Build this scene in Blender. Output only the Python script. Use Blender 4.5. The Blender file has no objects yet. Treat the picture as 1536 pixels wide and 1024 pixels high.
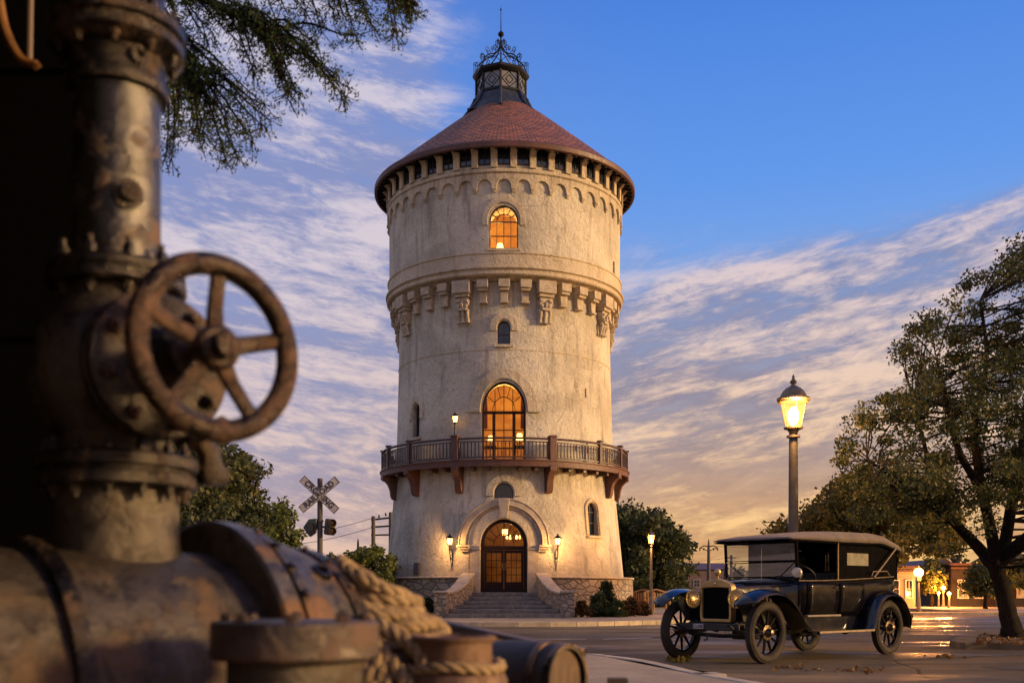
import bpy, bmesh, math, random
import numpy as np
from mathutils import Vector, Matrix, Euler
S = bpy.context.scene
COL = S.collection
PI = math.pi
R = math.radians
random.seed(7)
rng = np.random.default_rng(7)

# ------------------------------------------------------------------ camera
EYE = 0.93
FPX = 1583.0            # focal length in pixels of the 1536 wide photograph
cam_d = bpy.data.cameras.new('camera')
cam = bpy.data.objects.new('camera', cam_d)
COL.objects.link(cam)
cam.location = (0, 0, EYE)
cam.rotation_euler = (R(90), 0, 0)
cam_d.sensor_width = 36
cam_d.lens = 36 * FPX / 1536
cam_d.shift_y = 376 / 1536
cam_d.clip_start = 0.05
cam_d.clip_end = 4000
cam_d.dof.use_dof = True
cam_d.dof.focus_distance = 34
cam_d.dof.aperture_fstop = 3.9
S.camera = cam
S.view_settings.view_transform = 'Standard'
S.view_settings.look = 'None'
S.view_settings.exposure = 0.0
S.view_settings.gamma = 1.0


def srgb(r, g, b):
    f = lambda c: (c / 255 / 12.92) if c / 255 <= 0.04045 else ((c / 255 + 0.055) / 1.055) ** 2.4
    return (f(r), f(g), f(b), 1)


class NT:
    """small helper round a node tree"""
    def __init__(s, tree):
        s.t = tree
        s.n = tree.nodes
        s.l = tree.links

    def new(s, typ, **kw):
        n = s.n.new(typ)
        for k, v in kw.items():
            setattr(n, k, v)
        return n

    def put(s, sock, v):
        if isinstance(v, bpy.types.NodeSocket):
            s.l.new(v, sock)
        elif v is not None:
            sock.default_value = v

    def math(s, op, a, b=None, c=None, clamp=False):
        n = s.new('ShaderNodeMath', operation=op, use_clamp=clamp)
        s.put(n.inputs[0], a)
        if b is not None: s.put(n.inputs[1], b)
        if c is not None: s.put(n.inputs[2], c)
        return n.outputs[0]

    def smooth(s, v, a, b):
        n = s.new('ShaderNodeMapRange', interpolation_type='SMOOTHSTEP')
        s.put(n.inputs[0], v)
        n.inputs[1].default_value = a; n.inputs[2].default_value = b
        n.inputs[3].default_value = 0; n.inputs[4].default_value = 1
        return n.outputs[0]

    def lin(s, v, a, b, c=0., d=1.):
        n = s.new('ShaderNodeMapRange')
        s.put(n.inputs[0], v)
        for i, q in enumerate((a, b, c, d)): n.inputs[i + 1].default_value = q
        return n.outputs[0]

    def mix(s, f, a, b, mode='MIX'):
        n = s.new('ShaderNodeMix', data_type='RGBA', blend_type=mode)
        s.put(n.inputs[0], f); s.put(n.inputs[6], a); s.put(n.inputs[7], b)
        return n.outputs[2]

    def ramp(s, f, stops, interp='LINEAR'):
        n = s.new('ShaderNodeValToRGB')
        n.color_ramp.interpolation = interp
        el = n.color_ramp.elements
        while len(el) > 1: el.remove(el[-1])
        el[0].position = stops[0][0]; el[0].color = stops[0][1]
        for p, c in stops[1:]:
            e = el.new(p); e.color = c
        s.put(n.inputs[0], f)
        return n.outputs[0]

    def noise(s, vec, scale=5, detail=5, rough=.55, dist=0.):
        n = s.new('ShaderNodeTexNoise')
        if vec is not None: s.put(n.inputs['Vector'], vec)
        n.inputs['Scale'].default_value = scale
        n.inputs['Detail'].default_value = detail
        n.inputs['Roughness'].default_value = rough
        n.inputs['Distortion'].default_value = dist
        return n.outputs[0]

    def comb(s, x, y, z=0.):
        n = s.new('ShaderNodeCombineXYZ')
        s.put(n.inputs[0], x); s.put(n.inputs[1], y); s.put(n.inputs[2], z)
        return n.outputs[0]

    def sep(s, v):
        n = s.new('ShaderNodeSeparateXYZ'); s.put(n.inputs[0], v)
        return n.outputs


# ------------------------------------------------------------------ sky
SUN_EL, SUN_AZ = R(12), R(101)      # azimuth measured from +Y towards +X
W = bpy.data.worlds.new('World')
S.world = W
W.use_nodes = True
w = NT(W.node_tree)
w.n.clear()
tc = w.new('ShaderNodeTexCoord')
x, y, z = w.sep(tc.outputs['Generated'])[:3]
az = w.math('ARCTAN2', x, y)
el = w.math('ARCSINE', z)
aaz = w.math('SQRT', w.math('ADD', w.math('MULTIPLY', az, az), .004))
v = w.math('SUBTRACT', el, w.math('MULTIPLY', aaz, .16))
elr = w.math('DIVIDE', w.math('MAXIMUM', el, 0.), .6)
clear_r = w.ramp(elr, [(0, srgb(252, 178, 78)), (.07, srgb(250, 186, 100)), (.15, srgb(232, 186, 138)),
                       (.28, srgb(178, 174, 186)), (.44, srgb(132, 168, 224)), (.60, srgb(100, 154, 234)), (.85, srgb(74, 130, 222)), (1, srgb(62, 116, 210))])
clear_l = w.ramp(elr, [(0, srgb(196, 172, 160)), (.08, srgb(206, 176, 170)), (.2, srgb(182, 176, 196)),
                       (.35, srgb(150, 166, 208)), (.5, srgb(126, 156, 216)), (.7, srgb(104, 144, 218)), (1, srgb(70, 112, 200))])
side = w.smooth(az, -.22, .18)
clear = w.mix(side, clear_l, clear_r)
v1 = w.comb(w.math('MULTIPLY', az, 3.4), w.math('MULTIPLY', v, 18.))
v2 = w.comb(w.math('MULTIPLY', az, 14.), w.math('MULTIPLY', v, 44.), 3.)
v3 = w.comb(w.math('MULTIPLY', az, 3.4), w.math('MULTIPLY', v, 9.), 7.)
n1 = w.noise(v1, 1.25, 9, .62, .35)
n2 = w.noise(v2, 1.3, 8, .68, .5)
n3 = w.noise(v3, 1.2, 4, .5, .4)
right_m = w.math('MULTIPLY', w.math('SUBTRACT', 1., w.smooth(v, .235, .315)), w.smooth(az, -.06, .10))
left_m = w.math('MULTIPLY', w.math('SUBTRACT', 1., w.smooth(az, -.12, .03)), 1.06)
cov = w.math('MAXIMUM', right_m, left_m)
wisp = w.math('MULTIPLY', w.math('SUBTRACT', 1., w.smooth(v, .27, .36)), w.math('SUBTRACT', 1., w.smooth(az, .12, .3)))
cov = w.math('MAXIMUM', cov, w.math('MULTIPLY', wisp, .62))
dens = w.math('ADD', w.math('ADD', w.math('MULTIPLY', n1, .52), w.math('MULTIPLY', n2, .36)), w.math('MULTIPLY', n3, .30))
# dens lies round 0.59
thr = w.math('SUBTRACT', .80, w.math('MULTIPLY', cov, .43))
cf = w.smooth(w.math('SUBTRACT', dens, thr), -.07, .30)
cf = w.math('MULTIPLY', w.math('MULTIPLY', cf, .88), w.math('MINIMUM', w.math('MULTIPLY', cov, 1.25), 1.))
n4 = w.noise(w.comb(w.math('MULTIPLY', az, 22.), w.math('MULTIPLY', v, 90.), 11.), 1.5, 8, .7, .4)
lit = w.smooth(w.math('ADD', w.math('ADD', w.math('MULTIPLY', n2, .28), w.math('MULTIPLY', n1, .54)), w.math('MULTIPLY', n4, .18)), .44, .58)
c_dark = w.ramp(elr, [(0, srgb(196, 146, 104)), (.12, srgb(172, 134, 114)), (.22, srgb(140, 122, 130)), (.45, srgb(134, 132, 160)), (1, srgb(150, 165, 212))])
c_lite = w.ramp(elr, [(0, srgb(255, 208, 124)), (.14, srgb(252, 204, 148)), (.3, srgb(244, 208, 178)), (.45, srgb(232, 206, 198)), (1, srgb(206, 204, 226))])
c_darkl = w.ramp(elr, [(0, srgb(170, 148, 150)), (.3, srgb(148, 146, 178)), (1, srgb(128, 146, 202))])
c_litel = w.ramp(elr, [(0, srgb(228, 190, 168)), (.25, srgb(226, 200, 192)), (.5, srgb(224, 208, 212)), (1, srgb(206, 202, 222))])
cr = w.mix(lit, c_dark, c_lite)
cl = w.mix(lit, c_darkl, c_litel)
cloud = w.mix(side, cl, cr)
skyc = w.mix(cf, clear, cloud)
# the part of the sky the low sun lights up
dp = w.new('ShaderNodeVectorMath', operation='DOT_PRODUCT'); w.put(dp.inputs[0], tc.outputs['Generated'])
dp.inputs[1].default_value = (math.sin(SUN_AZ) * math.cos(SUN_EL), math.cos(SUN_AZ) * math.cos(SUN_EL), math.sin(SUN_EL))
gl = w.math('POWER', w.math('MAXIMUM', dp.outputs['Value'], 0.), 8.)
skyc = w.mix(w.math('MULTIPLY', gl, .9), skyc, (1.9, .85, .30, 1))
nish = w.new('ShaderNodeTexSky', sky_type='NISHITA')
nish.sun_disc = False
nish.sun_elevation = SUN_EL
nish.sun_rotation = SUN_AZ
bg1 = w.new('ShaderNodeBackground'); w.put(bg1.inputs[0], skyc); bg1.inputs[1].default_value = 1.06
bg2 = w.new('ShaderNodeBackground'); w.put(bg2.inputs[0], nish.outputs[0]); bg2.inputs[1].default_value = .05
add = w.new('ShaderNodeMixShader'); add.inputs[0].default_value = .06
w.l.new(bg1.outputs[0], add.inputs[1]); w.l.new(bg2.outputs[0], add.inputs[2])
out = w.new('ShaderNodeOutputWorld'); w.l.new(add.outputs[0], out.inputs[0])

# ------------------------------------------------------------------ sun
sd = bpy.data.lights.new('sun', 'SUN')
sd.energy = 5.2
sd.angle = R(7)
sd.color = (1.0, .65, .30)
sun = bpy.data.objects.new('sun', sd)
COL.objects.link(sun)
sdir = Vector((math.sin(SUN_AZ) * math.cos(SUN_EL), math.cos(SUN_AZ) * math.cos(SUN_EL), math.sin(SUN_EL)))
sun.rotation_euler = sdir.to_track_quat('Z', 'Y').to_euler()
sun.location = sdir * 60


# ------------------------------------------------------------------ mesh helpers
class MB:
    def __init__(s):
        s.v = []; s.f = []

    def add(s, vs, fs):
        o = len(s.v)
        s.v += [tuple(p) for p in vs]
        s.f += [tuple(i + o for i in f) for f in fs]
        return s

    def box(s, c, size, rot=None, taper=1.0):
        sx, sy, sz = (q / 2 for q in size)
        pts = []
        for dz in (-1, 1):
            k = taper if dz > 0 else 1
            for dx, dy in ((-1, -1), (1, -1), (1, 1), (-1, 1)):
                pts.append(Vector((dx * sx * k, dy * sy * k, dz * sz)))
        if rot is not None:
            m = rot if isinstance(rot, Matrix) else Euler(rot).to_matrix()
            pts = [m @ p for p in pts]
        c = Vector(c)
        return s.add([p + c for p in pts], [(3, 2, 1, 0), (4, 5, 6, 7), (0, 1, 5, 4), (1, 2, 6, 5), (2, 3, 7, 6), (3, 0, 4, 7)])

    def tube(s, pts, rad, n=8, caps=True, closed=False, up=None):
        pts = [Vector(p) for p in pts]
        m = len(pts)
        rads = rad if hasattr(rad, '__len__') else [rad] * m
        vs = []; prev = None
        for i, p in enumerate(pts):
            a = pts[(i - 1) % m] if (i > 0 or closed) else p
            b = pts[(i + 1) % m] if (i < m - 1 or closed) else p
            t = (b - a)
            if t.length < 1e-9: t = Vector((0, 0, 1))
            t.normalize()
            if prev is None:
                h = Vector(up) if up else (Vector((0, 0, 1)) if abs(t.z) < .9 else Vector((1, 0, 0)))
                u = t.cross(h).normalized()
            else:
                u = prev - t * prev.dot(t)
                if u.length < 1e-6: u = t.cross(Vector((0, 0, 1)))
                u.normalize()
            prev = u
            w_ = t.cross(u)
            for k in range(n):
                an = 2 * PI * k / n
                vs.append(p + (u * math.cos(an) + w_ * math.sin(an)) * rads[i])
        fs = []
        for i in range(m if closed else m - 1):
            j = (i + 1) % m
            for k in range(n):
                l = (k + 1) % n
                fs.append((i * n + k, i * n + l, j * n + l, j * n + k))
        if caps and not closed:
            fs.append(tuple(range(n))[::-1]); fs.append(tuple((m - 1) * n + k for k in range(n)))
        return s.add(vs, fs)

    def lathe(s, prof, n=32, c=(0, 0, 0), axis=None, caps=True, a0=0., a1=2 * PI):
        """prof: (r, z) list; axis: direction the profile's z runs along"""
        c = Vector(c)
        q = Vector(axis).to_track_quat('Z', 'Y').to_matrix() if axis is not None else Matrix.Identity(3)
        full = abs(a1 - a0 - 2 * PI) < 1e-6
        m = n if full else n + 1
        vs = []
        for r, z_ in prof:
            for k in range(m):
                an = a0 + (a1 - a0) * k / n
                vs.append(c + q @ Vector((r * math.cos(an), r * math.sin(an), z_)))
        fs = []
        for i in range(len(prof) - 1):
            for k in range(n):
                l = (k + 1) % m
                fs.append((i * m + k, i * m + l, (i + 1) * m + l, (i + 1) * m + k))
        if caps and full:
            if prof[0][0] > 1e-5: fs.append(tuple(range(m))[::-1])
            if prof[-1][0] > 1e-5: fs.append(tuple((len(prof) - 1) * m + k for k in range(m)))
        return s.add(vs, fs)

    def prism(s, poly, mp, d0, d1):
        """poly (u, v) list; mp(u, v, d) -> point"""
        n = len(poly)
        vs = [mp(u, v_, d0) for u, v_ in poly] + [mp(u, v_, d1) for u, v_ in poly]
        fs = [tuple(range(n))[::-1], tuple(range(n, 2 * n))]
        for i in range(n):
            j = (i + 1) % n
            fs.append((i, j, n + j, n + i))
        return s.add(vs, fs)

    def strip(s, inner, outer, mp, d0, d1, closed=False):
        """a moulding of rectangular section between two paths"""
        n = len(inner)
        vs = []
        for i in range(n):
            vs += [mp(*inner[i], d0), mp(*inner[i], d1), mp(*outer[i], d1), mp(*outer[i], d0)]
        fs = []
        for i in range(n if closed else n - 1):
            j = (i + 1) % n
            for k in range(4):
                l = (k + 1) % 4
                fs.append((i * 4 + k, i * 4 + l, j * 4 + l, j * 4 + k))
        if not closed:
            fs.append((0, 1, 2, 3)); fs.append(tuple((n - 1) * 4 + k for k in (3, 2, 1, 0)))
        return s.add(vs, fs)

    def loft(s, secs, close=True, cap=True):
        n = len(secs[0]); vs = [p for sec in secs for p in sec]; fs = []
        for i in range(len(secs) - 1):
            for k in range(n if close else n - 1):
                l = (k + 1) % n
                fs.append((i * n + k, i * n + l, (i + 1) * n + l, (i + 1) * n + k))
        if cap and close:
            fs.append(tuple(range(n))[::-1]); fs.append(tuple((len(secs) - 1) * n + k for k in range(n)))
        return s.add(vs, fs)

    def bolt(s, c, axis, r=.012, h=.012):
        return s.lathe([(r, 0), (r, h * .8), (r * .8, h)], 6, c, axis)

    def build(s, name, m, parent=None, smooth=True, bevel=0., angle=35, label=None, seg=2):
        me = bpy.data.meshes.new(name)
        me.from_pydata([tuple(p) for p in s.v], [], s.f)
        bm = bmesh.new(); bm.from_mesh(me)
        bmesh.ops.recalc_face_normals(bm, faces=bm.faces)
        bm.to_mesh(me); bm.free()
        me.materials.append(m)
        if smooth:
            me.shade_smooth()
            me.set_sharp_from_angle(angle=R(angle))
        o = bpy.data.objects.new(name, me)
        COL.objects.link(o)
        if parent is not None: o.parent = parent
        if bevel > 0:
            b = o.modifiers.new('bevel', 'BEVEL'); b.width = bevel; b.segments = seg; b.limit_method = 'ANGLE'; b.angle_limit = R(35)
            b.harden_normals = False
        if label: o['label'] = label
        return o


def thing(name, loc, label, cat, group=None, rz=0.):
    o = bpy.data.objects.new(name, None)
    o.empty_display_size = .2
    COL.objects.link(o)
    o.location = loc; o.rotation_euler = (0, 0, rz)
    tag(o, label, cat, group)
    return o


def tag(o, label, cat, group=None, kind=None):
    o['label'] = label; o['category'] = cat
    if group: o['group'] = group
    if kind: o['kind'] = kind
    return o


def struct(o):
    o['kind'] = 'structure'
    return o


def copy_tree(o, parent=None):
    c = o.copy(); COL.objects.link(c); c.parent = parent
    for ch in list(o.children): copy_tree(ch, c)
    return c


def P(px, py, d):
    """photograph pixel + distance -> point in the world"""
    return Vector(((px - 768) / FPX * d, d, EYE + (888 - py) / FPX * d))


def G(px, py, zz=0.):
    """photograph pixel on the ground plane z = zz"""
    d = (EYE - zz) * FPX / (py - 888)
    return Vector(((px - 768) / FPX * d, d, zz))


# ------------------------------------------------------------------ materials
def mat(name, col, rough=.6, metal=0., var=None, vs=4., bump=0., bs=20., spec=.5, stretch=None, detail=6, coat=0.,
        var2=None, v2s=15., v2t=(.52, .68)):
    m = bpy.data.materials.new(name); m.use_nodes = True
    t = NT(m.node_tree); b = t.n['Principled BSDF']
    tcn = t.new('ShaderNodeTexCoord'); vec = tcn.outputs['Object']
    if stretch:
        mp = t.new('ShaderNodeMapping'); mp.inputs['Scale'].default_value = stretch; t.l.new(vec, mp.inputs[0]); vec = mp.outputs[0]
    c = (*col, 1)
    if var is not None:
        c = t.mix(t.smooth(t.noise(vec, vs, detail, .62, .3), .36, .64), c, (*var, 1))
    if var2 is not None:
        c = t.mix(t.smooth(t.noise(vec, v2s, 8, .7), v2t[0], v2t[1]), c, (*var2, 1))
    t.put(b.inputs['Base Color'], c)
    t.put(b.inputs['Roughness'], t.lin(t.noise(vec, bs * .35, 5), .3, .7, max(rough - .09, .02), min(rough + .09, 1)))
    b.inputs['Metallic'].default_value = metal
    b.inputs['Specular IOR Level'].default_value = spec
    if coat: b.inputs['Coat Weight'].default_value = coat; b.inputs['Coat Roughness'].default_value = .06
    if bump > 0:
        bn = t.new('ShaderNodeBump'); bn.inputs['Strength'].default_value = 1.; bn.inputs['Distance'].default_value = bump
        t.put(bn.inputs['Height'], t.noise(vec, bs, 7, .65))
        t.l.new(bn.outputs[0], b.inputs['Normal'])
    return m


def emis(name, col, strength, var=None):
    m = bpy.data.materials.new(name); m.use_nodes = True
    t = NT(m.node_tree); t.n.clear()
    e = t.new('ShaderNodeEmission'); e.inputs[1].default_value = strength
    c = (*col, 1)
    if var is not None:
        tcn = t.new('ShaderNodeTexCoord')
        c = t.mix(t.smooth(t.noise(tcn.outputs['Object'], 3, 3), .4, .6), c, (*var, 1))
    t.put(e.inputs[0], c)
    o = t.new('ShaderNodeOutputMaterial'); t.l.new(e.outputs[0], o.inputs[0])
    return m


def glass(name, tint=(.9, .9, .9), refl=.12, rough=.03):
    m = bpy.data.materials.new(name); m.use_nodes = True
    t = NT(m.node_tree); t.n.clear()
    a = t.new('ShaderNodeBsdfTransparent'); a.inputs[0].default_value = (*tint, 1)
    g = t.new('ShaderNodeBsdfGlossy'); g.inputs['Roughness'].default_value = rough
    fr = t.new('ShaderNodeFresnel'); fr.inputs[0].default_value = 1.5
    mx = t.new('ShaderNodeMixShader'); t.put(mx.inputs[0], t.math('ADD', t.math('MULTIPLY', fr.outputs[0], min(1., .35 + refl * 2)), refl * .5, clamp=True))
    t.l.new(a.outputs[0], mx.inputs[1]); t.l.new(g.outputs[0], mx.inputs[2])
    o = t.new('ShaderNodeOutputMaterial'); t.l.new(mx.outputs[0], o.inputs[0])
    return m


def stucco_mat(name, col, dark, streak):
    m = bpy.data.materials.new(name); m.use_nodes = True
    t = NT(m.node_tree); b = t.n['Principled BSDF']
    tcn = t.new('ShaderNodeTexCoord'); vec = tcn.outputs['Object']
    mp = t.new('ShaderNodeMapping'); mp.inputs['Scale'].default_value = (1, 1, .16); t.l.new(vec, mp.inputs[0])
    c = t.mix(t.smooth(t.noise(vec, .55, 6, .6, .4), .35, .68), (*col, 1), (*dark, 1))
    c = t.mix(t.math('MULTIPLY', t.smooth(t.noise(mp.outputs[0], 2.6, 8, .68), .50, .70), .75), c, (*streak, 1))
    c = t.mix(t.math('MULTIPLY', t.smooth(t.noise(vec, 22, 6, .8), .50, .62), .34), c, (dark[0] * .55, dark[1] * .53, dark[2] * .5, 1))
    c = t.mix(t.math('MULTIPLY', t.smooth(t.noise(vec, 7, 8, .75), .53, .66), .6), c, (dark[0] * .62, dark[1] * .6, dark[2] * .58, 1))
    c = t.mix(t.math('MULTIPLY', t.smooth(t.noise(vec, 2.2, 8, .75), .56, .72), .45), c, (min(col[0] * 1.25, 1), min(col[1] * 1.25, 1), min(col[2] * 1.3, 1), 1))
    # hairline cracks between patches of render
    vo = t.new('ShaderNodeTexVoronoi', feature='DISTANCE_TO_EDGE'); vo.inputs['Scale'].default_value = 1.1
    dis = t.new('ShaderNodeMix', data_type='VECTOR'); dis.inputs[0].default_value = .22
    nz = t.new('ShaderNodeTexNoise'); nz.inputs['Scale'].default_value = 2.2; nz.inputs['Detail'].default_value = 6
    t.l.new(vec, nz.inputs['Vector']); t.l.new(vec, dis.inputs[4]); t.l.new(nz.outputs[1], dis.inputs[5]); t.l.new(dis.outputs[1], vo.inputs['Vector'])
    crack = t.math('SUBTRACT', 1., t.smooth(vo.outputs[0], .0, .012))
    crack = t.math('MULTIPLY', crack, t.smooth(t.noise(vec, .9, 3), .5, .62))
    c = t.mix(t.math('MULTIPLY', crack, .5), c, (dark[0] * .4, dark[1] * .38, dark[2] * .36, 1))
    zz_ = t.sep(vec)[2]
    # rain marks under the balcony and the corbels, damp rising from the ground
    for z0_, z1_ in ((5.4, 3.9), (12.1, 9.9), (15.8, 14.9)):
        band = t.math('MULTIPLY', t.smooth(zz_, z1_, z0_), t.math('SUBTRACT', 1., t.smooth(zz_, z0_, z0_ + .02)))
        mp2 = t.new('ShaderNodeMapping'); mp2.inputs['Scale'].default_value = (1, 1, .05); t.l.new(vec, mp2.inputs[0])
        c = t.mix(t.math('MULTIPLY', t.math('MULTIPLY', band, t.smooth(t.noise(mp2.outputs[0], 4.5, 6, .65), .48, .62)), .55), c, (dark[0] * .5, dark[1] * .47, dark[2] * .43, 1))
    damp = t.math('SUBTRACT', 1., t.smooth(t.math('ADD', zz_, t.math('MULTIPLY', t.noise(vec, 1.1, 6, .65), 1.6)), 1.9, 3.2))
    c = t.mix(t.math('MULTIPLY', damp, .5), c, (dark[0] * .55, dark[1] * .52, dark[2] * .46, 1))
    t.put(b.inputs['Base Color'], c)
    b.inputs['Roughness'].default_value = .88; b.inputs['Specular IOR Level'].default_value = .25
    h = t.math('ADD', t.noise(vec, 9, 8, .7), t.math('MULTIPLY', t.noise(vec, 2.4, 4, .6), 1.4))
    h = t.math('SUBTRACT', h, t.math('MULTIPLY', crack, .3))
    bn = t.new('ShaderNodeBump'); bn.inputs['Distance'].default_value = .06; bn.inputs['Strength'].default_value = .85
    t.put(bn.inputs['Height'], h); t.l.new(bn.outputs[0], b.inputs['Normal'])
    return m


def stone_mat(name, c1, c2, mortar, scale=2.6, zs=1.5, dist=.10):
    m = bpy.data.materials.new(name); m.use_nodes = True
    t = NT(m.node_tree); b = t.n['Principled BSDF']
    tcn = t.new('ShaderNodeTexCoord'); mp = t.new('ShaderNodeMapping'); mp.inputs['Scale'].default_value = (1, 1, zs)
    t.l.new(tcn.outputs['Object'], mp.inputs[0])
    nz = t.new('ShaderNodeTexNoise'); nz.inputs['Scale'].default_value = 3.; nz.inputs['Detail'].default_value = 5
    t.l.new(mp.outputs[0], nz.inputs['Vector'])
    dm = t.new('ShaderNodeMix', data_type='VECTOR'); dm.inputs[0].default_value = dist
    t.l.new(mp.outputs[0], dm.inputs[4]); t.l.new(nz.outputs[1], dm.inputs[5]); vec = dm.outputs[1]
    vo = t.new('ShaderNodeTexVoronoi', feature='DISTANCE_TO_EDGE'); vo.inputs['Scale'].default_value = scale
    vc = t.new('ShaderNodeTexVoronoi', feature='F1'); vc.inputs['Scale'].default_value = scale
    t.l.new(vec, vo.inputs['Vector']); t.l.new(vec, vc.inputs['Vector'])
    cell = t.sep(vc.outputs['Color'])[0]
    c = t.mix(cell, (*c1, 1), (*c2, 1))
    c = t.mix(t.math('MULTIPLY', t.smooth(t.noise(vec, 9, 7, .7), .45, .7), .6), c, (c2[0] * .5, c2[1] * .5, c2[2] * .5, 1))
    e = t.smooth(vo.outputs[0], .0, .075)
    c = t.mix(e, (*mortar, 1), c)
    t.put(b.inputs['Base Color'], c); b.inputs['Roughness'].default_value = .85
    bn = t.new('ShaderNodeBump'); bn.inputs['Distance'].default_value = .05
    t.put(bn.inputs['Height'], t.math('ADD', t.smooth(vo.outputs[0], .0, .12), t.math('MULTIPLY', t.noise(vec, 12, 6), .35)))
    t.l.new(bn.outputs[0], b.inputs['Normal'])
    return m


def tile_mat(name):
    m = bpy.data.materials.new(name); m.use_nodes = True
    t = NT(m.node_tree); b = t.n['Principled BSDF']
    tcn = t.new('ShaderNodeTexCoord'); x_, y_, z_ = t.sep(tcn.outputs['Object'])[:3]
    an = t.math('ARCTAN2', y_, x_)
    vec = t.comb(t.math('MULTIPLY', an, 4.), t.math('MULTIPLY', z_, 1.5))
    br = t.new('ShaderNodeTexBrick'); br.offset = .5
    t.put(br.inputs['Vector'], vec)
    br.inputs['Color1'].default_value = (.42, .135, .045, 1); br.inputs['Color2'].default_value = (.13, .045, .022, 1)
    br.inputs['Mortar'].default_value = (.03, .014, .01, 1)
    br.inputs['Scale'].default_value = 1.; br.inputs['Mortar Size'].default_value = .022; br.inputs['Bias'].default_value = -.1
    br.inputs['Brick Width'].default_value = .26; br.inputs['Row Height'].default_value = .15; br.inputs['Mortar Smooth'].default_value = .3
    c = t.mix(t.smooth(t.noise(tcn.outputs['Object'], 1.3, 6, .65), .4, .66), br.outputs[0], (.13, .05, .035, 1), 'MIX')
    c = t.mix(.3, br.outputs[0], c)
    c = t.mix(t.math('MULTIPLY', t.smooth(t.noise(tcn.outputs['Object'], 6, 6, .7), .5, .7), .45), c, (.27, .11, .06, 1))
    t.put(b.inputs['Base Color'], c); b.inputs['Roughness'].default_value = .72
    # each row of tiles laps over the one below
    saw = t.math('FRACT', t.math('DIVIDE', t.math('MULTIPLY', z_, 1.5), .15))
    h = t.math('ADD', t.math('MULTIPLY', saw, -.7), t.math('MULTIPLY', br.outputs[1], -.8))
    bn = t.new('ShaderNodeBump'); bn.inputs['Distance'].default_value = .09
    t.put(bn.inputs['Height'], h); t.l.new(bn.outputs[0], b.inputs['Normal'])
    return m


def leaf_mat(name, c1, c2, c3, trans=.35):
    m = bpy.data.materials.new(name); m.use_nodes = True
    t = NT(m.node_tree); t.n.clear()
    g = t.new('ShaderNodeNewGeometry')
    c = t.ramp(g.outputs['Random Per Island'], [(0, (*c1, 1)), (.5, (*c2, 1)), (1, (*c3, 1))])
    d = t.new('ShaderNodeBsdfPrincipled'); t.put(d.inputs['Base Color'], c); d.inputs['Roughness'].default_value = .55
    d.inputs['Specular IOR Level'].default_value = .3
    tr = t.new('ShaderNodeBsdfTranslucent'); t.put(tr.inputs[0], c)
    mx = t.new('ShaderNodeMixShader'); mx.inputs[0].default_value = trans
    t.l.new(d.outputs[0], mx.inputs[1]); t.l.new(tr.outputs[0], mx.inputs[2])
    o = t.new('ShaderNodeOutputMaterial'); t.l.new(mx.outputs[0], o.inputs[0])
    return m


def rust_mat(name, base, rust, dark, rough=.5, metal=.55, bump=.006, s=6., lo=.46):
    m = bpy.data.materials.new(name); m.use_nodes = True
    t = NT(m.node_tree); b = t.n['Principled BSDF']
    tcn = t.new('ShaderNodeTexCoord'); vec = tcn.outputs['Object']
    f = t.smooth(t.noise(vec, s, 9, .68, .5), lo, lo + .15)
    f2 = t.smooth(t.noise(vec, s * 2.7, 8, .7, .3), .48, .66)
    c = t.mix(f, (*base, 1), (*rust, 1)); c = t.mix(t.math('MULTIPLY', f2, .8), c, (*dark, 1))
    t.put(b.inputs['Base Color'], c)
    t.put(b.inputs['Metallic'], t.math('MULTIPLY', t.math('SUBTRACT', 1., f), metal))
    t.put(b.inputs['Roughness'], t.lin(f, 0, 1, rough - .1, min(rough + .28, 1)))
    bn = t.new('ShaderNodeBump'); bn.inputs['Distance'].default_value = bump
    t.put(bn.inputs['Height'], t.math('ADD', t.noise(vec, s * 6, 8, .7), t.math('MULTIPLY', f, .5))); t.l.new(bn.outputs[0], b.inputs['Normal'])
    return m


M = {}
M['stucco'] = stucco_mat('stucco', (.63, .565, .435), (.42, .37, .28), (.24, .21, .16))
M['trim'] = stucco_mat('stone_trim', (.62, .52, .37), (.46, .38, .26), (.32, .26, .17))
M['stone'] = stone_mat('plinth_stone', (.40, .32, .22), (.24, .195, .14), (.22, .18, .13), 3.1, 1.7)
M['rubble'] = stone_mat('rubble_stone', (.44, .35, .24), (.27, .21, .15), (.23, .185, .13), 4.6, 1.4)
M['tile'] = tile_mat('roof_tiles')
M['fascia'] = mat('fascia_paint', (.11, .042, .026), .55, 0, (.07, .03, .02), 3, .004, 20)
M['redwood'] = mat('redwood_paint', (.125, .046, .027), .55, 0, (.075, .03, .019), 5, .004, 25, stretch=(3, 3, 1))
M['rail'] = mat('rail_paint', (.10, .050, .034), .5, 0, (.05, .028, .02), 6, .003, 30)
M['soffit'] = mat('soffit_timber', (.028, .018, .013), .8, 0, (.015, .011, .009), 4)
M['lead'] = mat('lead_sheet', (.055, .065, .075), .48, .5, (.03, .036, .045), 3, .006, 10)
M['iron'] = mat('wrought_iron', (.012, .014, .018), .45, .6)
M['door'] = mat('door_wood', (.035, .014, .008), .6, 0, (.018, .009, .006), 6, .002, 40, stretch=(6, 6, 1), spec=.15)
M['glass_dark'] = mat('dark_glass', (.012, .018, .030), .08, 0, spec=.7)
M['glass'] = glass('clear_glass', (.97, .95, .9), .0)
M['room'] = mat('ochre_plaster', (.70, .46, .15), .8, 0, (.50, .28, .09), 2)
M['step'] = mat('step_stone', (.26, .215, .16), .8, 0, (.16, .13, .10), 5, .012, 18, var2=(.10, .085, .07))
M['coping'] = mat('coping_stone', (.46, .37, .26), .8, 0, (.34, .27, .19), 4, .01, 20)
M['glow'] = emis('lamp_glow', (1.0, .52, .15), 6.)
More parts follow.
